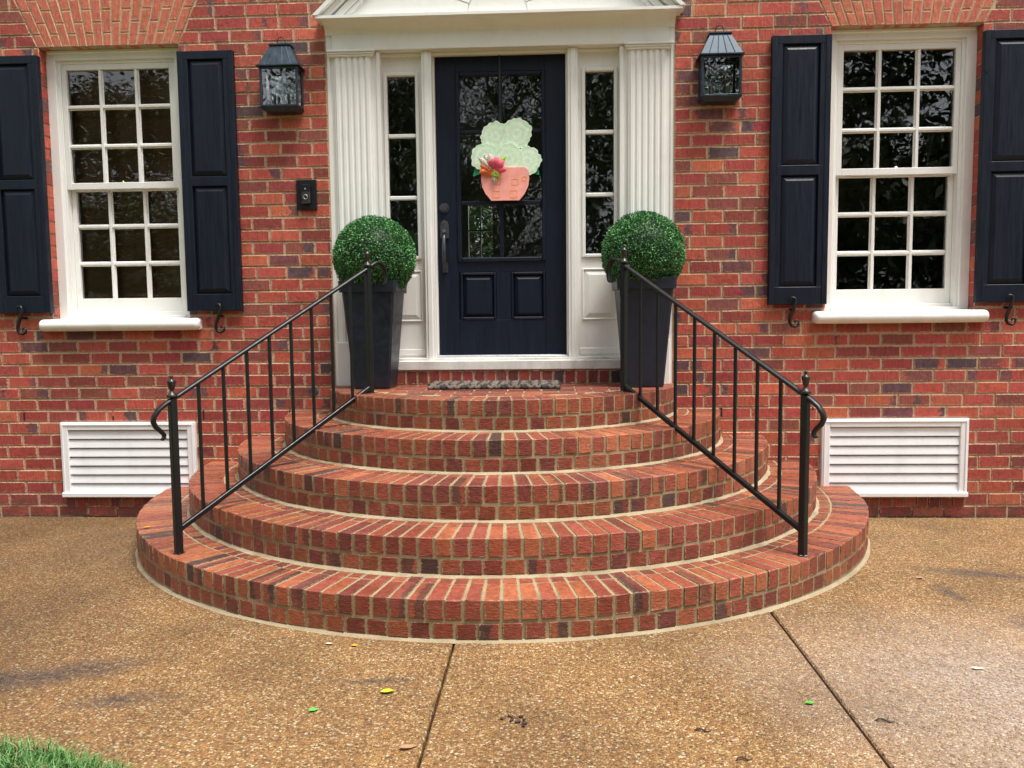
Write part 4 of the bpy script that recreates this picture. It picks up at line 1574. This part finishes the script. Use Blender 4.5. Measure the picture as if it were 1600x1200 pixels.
def rosette(m, cx, cz, y, R):
    for ring, (rr, n) in enumerate(((1.0, 6), (.72, 5), (.45, 4), (.22, 3))):
        for k in range(n):
            a = 2 * math.pi * (k + .5 * ring) / n + U(-.2, .2)
            nu, nv = 6, 5
            vs = []
            for i in range(nu):
                for j in range(nv):
                    u_, v_ = i / (nu - 1) - .5, j / (nv - 1)
                    aa = a + u_ * 2.3 / (1 + .2 * ring)
                    r_ = R * rr * (.35 + .65 * v_) * (1 - .9 * u_ * u_ * v_)
                    wob = .004 * mnoise.noise(Vector((aa * 3, v_ * 3 + ring, cx * 90)))
                    vs.append((cx + r_ * math.cos(aa), y - .006 - .006 * ring - .012 * v_ * (1 - rr * .5) + wob + (.006 if v_ > .9 else 0), cz + r_ * math.sin(aa)))
            m.add(vs, [(i * nv + j, (i + 1) * nv + j, (i + 1) * nv + j + 1, i * nv + j + 1) for i in range(nu - 1) for j in range(nv - 1)], True)
for a in (98, 118, 140):
    petal(bow, -.080, .215, -.048, U(.105, .135), .024, R_(a), U(.012, .026))
petal(bow, -.062, .175, -.046, .055, .016, R_(265), .010)
for a in (40, 75, -5, 110):
    petal(bow2, -.062, .215, -.050, U(.065, .085), .030, R_(a), U(.014, .03))
rosette(bow3, -.118, .205, -.044, .042)
petal(bow3, -.110, .215, -.044, .062, .020, R_(205), .018)
petal(bow3, -.110, .215, -.044, .055, .020, R_(150), .018)
rosette(bow4, -.055, .178, -.050, .032)
petal(bow4, -.045, .235, -.040, .085, .018, R_(48), .012)
bow.obj('ribbon_loop', 'leopard_ribbon', hg)
bow2.obj('pink_flower', 'bow_pink', hg)
bow3.obj('coral_flower', 'bow_coral', hg)
bow4.obj('lime_flower', 'bow_lime', hg)
m = MB()
m.box(-.032, -.018, -.003, .000, .50, .990)
m.tube([(-.025, -.004, .640), (-.050, -.010, .595), (-.060, -.006, .55)], .002, 5)
m.tube([(-.025, -.004, .640), (.000, -.010, .600), (.010, -.006, .55)], .002, 5)
m.obj('hanging_ribbon', 'ribbon', hg)

# ------------------------------------------------------------------ fallen leaves and litter
def leaf(name, label, x, y, L, W, ang, mat, z=None, cat='leaf', curl=.4):
    m = MB()
    n = 6
    vs = []
    for k in range(n + 1):
        t = k / n
        w = W * math.sin(math.pi * (t ** .8)) + .0005
        for q in (-1, 0, 1):
            vs.append((L * (t - .5), q * w, .004 + L * curl * (t - .5) ** 2 + abs(q) * w * .45 + U(0, .0008)))
    m.add(vs, [(k * 3 + q, (k + 1) * 3 + q, (k + 1) * 3 + q + 1, k * 3 + q + 1) for k in range(n) for q in (0, 1)], True)
    m.tube([(-L * .5, 0, .004 + L * curl * .25), (-L * .72, .002, .003)], .0008, 4)
    o = m.obj(name, mat)
    o.location = (x, y, (gz(y) if z is None else z) - .002)
    o.rotation_euler = (U(-.1, .1), U(-.1, .1), ang)
    return tag(o, label, cat, 'fallen leaves')
leaf('fallen_leaf', 'yellow-green leaf lying by the drive joint below the steps', -.262, -2.700, .052, .017, .1, 'leaf_yellow')
leaf('fallen_leaf', 'small bright green leaf on the pebble drive', -.488, -2.836, .034, .011, .5, 'leaf_green')
leaf('fallen_leaf', 'pale brown dry leaf beside the drive joint near the grass', -.126, -3.064, .060, .012, .35, 'leaf_brown')
leaf('fallen_leaf', 'small yellowed leaf scrap near the foot of the bottom step', -.477, -2.300, .028, .010, .4, 'leaf_orange')
leaf('fallen_leaf', 'pale dry scrap of leaf near the foot of the bottom step', -.586, -2.285, .034, .008, -.1, 'leaf_pale')
leaf('fallen_leaf', 'green leaf lying on the middle slab of the drive', 1.195, -2.745, .034, .010, .3, 'leaf_green')
leaf('fallen_leaf', 'brown leaf on the drive beyond the handrail', 2.185, -1.372, .045, .014, .6, 'leaf_brown')
leaf('fallen_leaf', 'yellow leaf lying on the bottom step beside the handrail post', -1.930, -1.128, .042, .013, .2, 'leaf_orange', H1 - .001)
leaf('fallen_leaf', 'tan leaf scrap on the worn slab of the drive', 1.90, -2.46, .050, .007, .0, 'leaf_pale')
def twig(x, y, L, ang, label):
    m = MB()
    m.tube([(L * (t - .5), .006 * math.sin(t * 7), .004 + .003 * math.sin(t * 5)) for t in [k / 6 for k in range(7)]], [.0022, .003, .003, .0028, .0024, .002, .001], 5)
    m.tube([(L * .1, .004, .005), (L * .25, .02, .008)], .0014, 4)
    o = m.obj('twig', 'twig')
    o.location = (x, y, gz(y))
    o.rotation_euler = (0, 0, ang)
    tag(o, label, 'twig', 'twigs on the drive')
twig(.80, -2.937, .055, .0, 'short dark twig lying on the middle slab of the drive')
twig(.89, -3.10, .050, .2, 'small dark twig lying on the middle slab near the lawn end of the drive')
twig(1.40, -2.86, .060, -.1, 'short dark twig on the worn slab beside its joint')
sd = MB()
for k in range(13):
    a, r = U(0, 6.28), U(0, .045)
    x, y = .205 + r * math.cos(a) * 1.2, -2.90 + r * math.sin(a)
    q = U(0, 6.28)
    sd.tube([(x, y, .004), (x + .010 * math.cos(q), y + .010 * math.sin(q), .007)], [.0045, .003], 5)
sd.v = [(x - .205, y + 2.90, z) for x, y, z in sd.v]
so = sd.obj('seed_litter', 'twig', kind='stuff', loc=(.205, -2.90, 0))
so['label'] = 'cluster of dark seed husks on the drive'
so['category'] = 'litter'

# ------------------------------------------------------------------ lawn corner
gm = MB()
def lawn_edge(x):
    return -3.09 - (x + 1.437) * .26 + .02 * math.sin(x * 9)
for k in range(9000):
    x = U(-2.6, -.75)
    y = lawn_edge(x) - abs(random.gauss(0, .17)) + U(-.02, .035)
    if y < -3.75 or x > -.86 + U(-.12, .1): continue
    h = U(.022, .065)
    a = U(0, 6.28)
    ln = U(.01, .06)
    b0 = Vector((x, y, -.005))
    b1 = b0 + Vector((math.cos(a) * ln * .35, math.sin(a) * ln * .35, h * .6))
    b2 = b0 + Vector((math.cos(a) * ln, math.sin(a) * ln, h * U(.75, 1)))
    w = Vector((-math.sin(a), math.cos(a), 0)) * U(.0012, .0024)
    q = U(.7, 1.25)
    gm.col = (.070 * q, .20 * q, .045 * q, 1) if random.random() < .72 else (.15 * q, .27 * q, .07 * q, 1) if random.random() < .7 else (.30 * q, .25 * q, .12 * q, 1)
    gm.add([b0 - w, b0 + w, b1 + w * .8, b1 - w * .8, b2], [(0, 1, 2, 3), (3, 2, 4)])
gr = gm.obj('grass', 'grass_blade', kind='stuff')
gr['label'] = 'tuft of bright green grass at the corner of the drive'
gr['category'] = 'grass'
m = MB()
pts = [(-5.6, lawn_edge(-1.9))] + [(-1.9 + .1 * k, lawn_edge(-1.9 + .1 * k)) for k in range(11)] + [(-.80, -3.4), (-.78, -4.5), (-.8, -11.8), (-5.6, -11.8)]
n = len(pts)
m.add([(x, y, .004) for x, y in pts], [tuple(range(n))[::-1]])
m.obj('lawn', 'lawn', kind='structure')

# ------------------------------------------------------------------ trees and the house across the road (seen in the glass)
CROWN = {}
def tree(x, y, h, rad, z_low, n, label, seed):
    random.seed(seed)
    root = empty('tree', label, 'tree', (x, y, -.1), 'trees mirrored in the glass')
    m = MB()
    m.tube([(0, 0, 0), (.1, 0, h * .2), (.05, .1, h * .45), (.1, .1, h * .8)], [.26, .20, .15, .04], 9)
    for k in range(9):
        a = k * 2.4
        z = h * U(.25, .6)
        m.tube([(.05, .05, z), (math.cos(a) * rad * .4, math.sin(a) * rad * .4, z + h * .10), (math.cos(a) * rad * .8, math.sin(a) * rad * .8, z + h * .17)], [.09, .06, .02], 6)
    m.obj('trunk', 'bark', root)
    key = seed % 2
    if key not in CROWN:
        m = MB()
        cl = []
        for k in range(95):
            t = U(0, 1)
            rr = math.sin(math.pi * (.16 + .78 * t)) * U(.25, 1.0)
            a = U(0, 6.28)
            cl.append((Vector((rr * math.cos(a), rr * math.sin(a), t)), U(.12, .34)))
        for k in range(46000):
            c, r = random.choice(cl)
            p = c + Vector((random.gauss(0, .5) * r, random.gauss(0, .5) * r, random.gauss(0, .5) * r * .42))
            d = Vector((U(-1, 1), U(-1, 1), U(-.5, .25)))
            sd_ = Vector((-d.y, d.x, U(-.2, .2)))
            L = U(.034, .066)
            q = U(.6, 1.3)
            m.col = (.085 * q, .120 * q, .055 * q, 1)
            m.add([p, p + d * L * .5 + sd_ * L * .3, p + d * L, p + d * L * .5 - sd_ * L * .3], [(0, 1, 2, 3)])
        CROWN[key] = m.obj('crown', 'tree_leaf', root)
        cr = CROWN[key]
    else:
        cr = CROWN[key].copy()
        COL.objects.link(cr)
        cr.parent = root
    cr.scale = (rad, rad, h - z_low)
    cr.location = (0, 0, z_low)
    cr.rotation_euler = (0, 0, seed * 1.3)
    return root
tree(-14.0, -21, 9.2, 4.4, 2.2, 9000, 'broad shade tree whose crown is mirrored in the window next to the doorbell', 3)
tree(-1.0, -22, 13.0, 5.2, 1.0, 11000, 'leafy tree straight across from the front door, mirrored in its glass', 5)
tree(12.0, -19, 14, 5.8, .8, 15000, 'tall dense tree mirrored in the window away from the doorbell', 9)
tree(7.0, -25, 13, 5.0, .8, 9000, 'tree behind the tall dense tree across the drive', 12)
tree(18.5, -25, 13, 5.5, .8, 9000, 'dense tree beyond the tall one, farther along the drive', 21)
tree(-7.6, -26, 12.5, 4.6, 1.0, 8000, 'smaller tree between the shade tree and the one facing the door', 15)
tree(-1.6, 13.5, 7.0, 3.0, .4, 6000, 'garden tree behind the house, seen through the hallway', 18)
nb_ = empty('neighbour_house', 'grey gabled house with a dormer across the road, mirrored in the window glass', 'house', (-21, -42, -.1))
m = MB()
m.box(-8, 8, -4, 4, 0, 4.2)
m.obj('wall', 'siding', nb_)
m = MB()
m.prism_x([(-4.4, 4.1), (0, 8.0), (4.4, 4.1)][::-1], -8.4, 8.4)
m.obj('roof', 'shingle', nb_)
for xx in (-4.0, 0.6, 5.0):
    m = MB()
    m.prism_y([(xx - .8, 4.6), (xx + .8, 4.6), (xx + .8, 6.0), (xx, 6.9), (xx - .8, 6.0)][::-1], 3.6, 0.8)
    dm = m.obj('dormer', 'siding', nb_)
    m = MB()
    m.box(xx - .4, xx + .4, 3.59, 3.64, 4.9, 6.0)
    m.obj('dormer_window', 'dark_void', dm)
    m = MB()
    m.box(xx - .5, xx + .5, 4.0, 4.05, 1.2, 3.0)
    m.obj('window', 'dark_void', nb_)
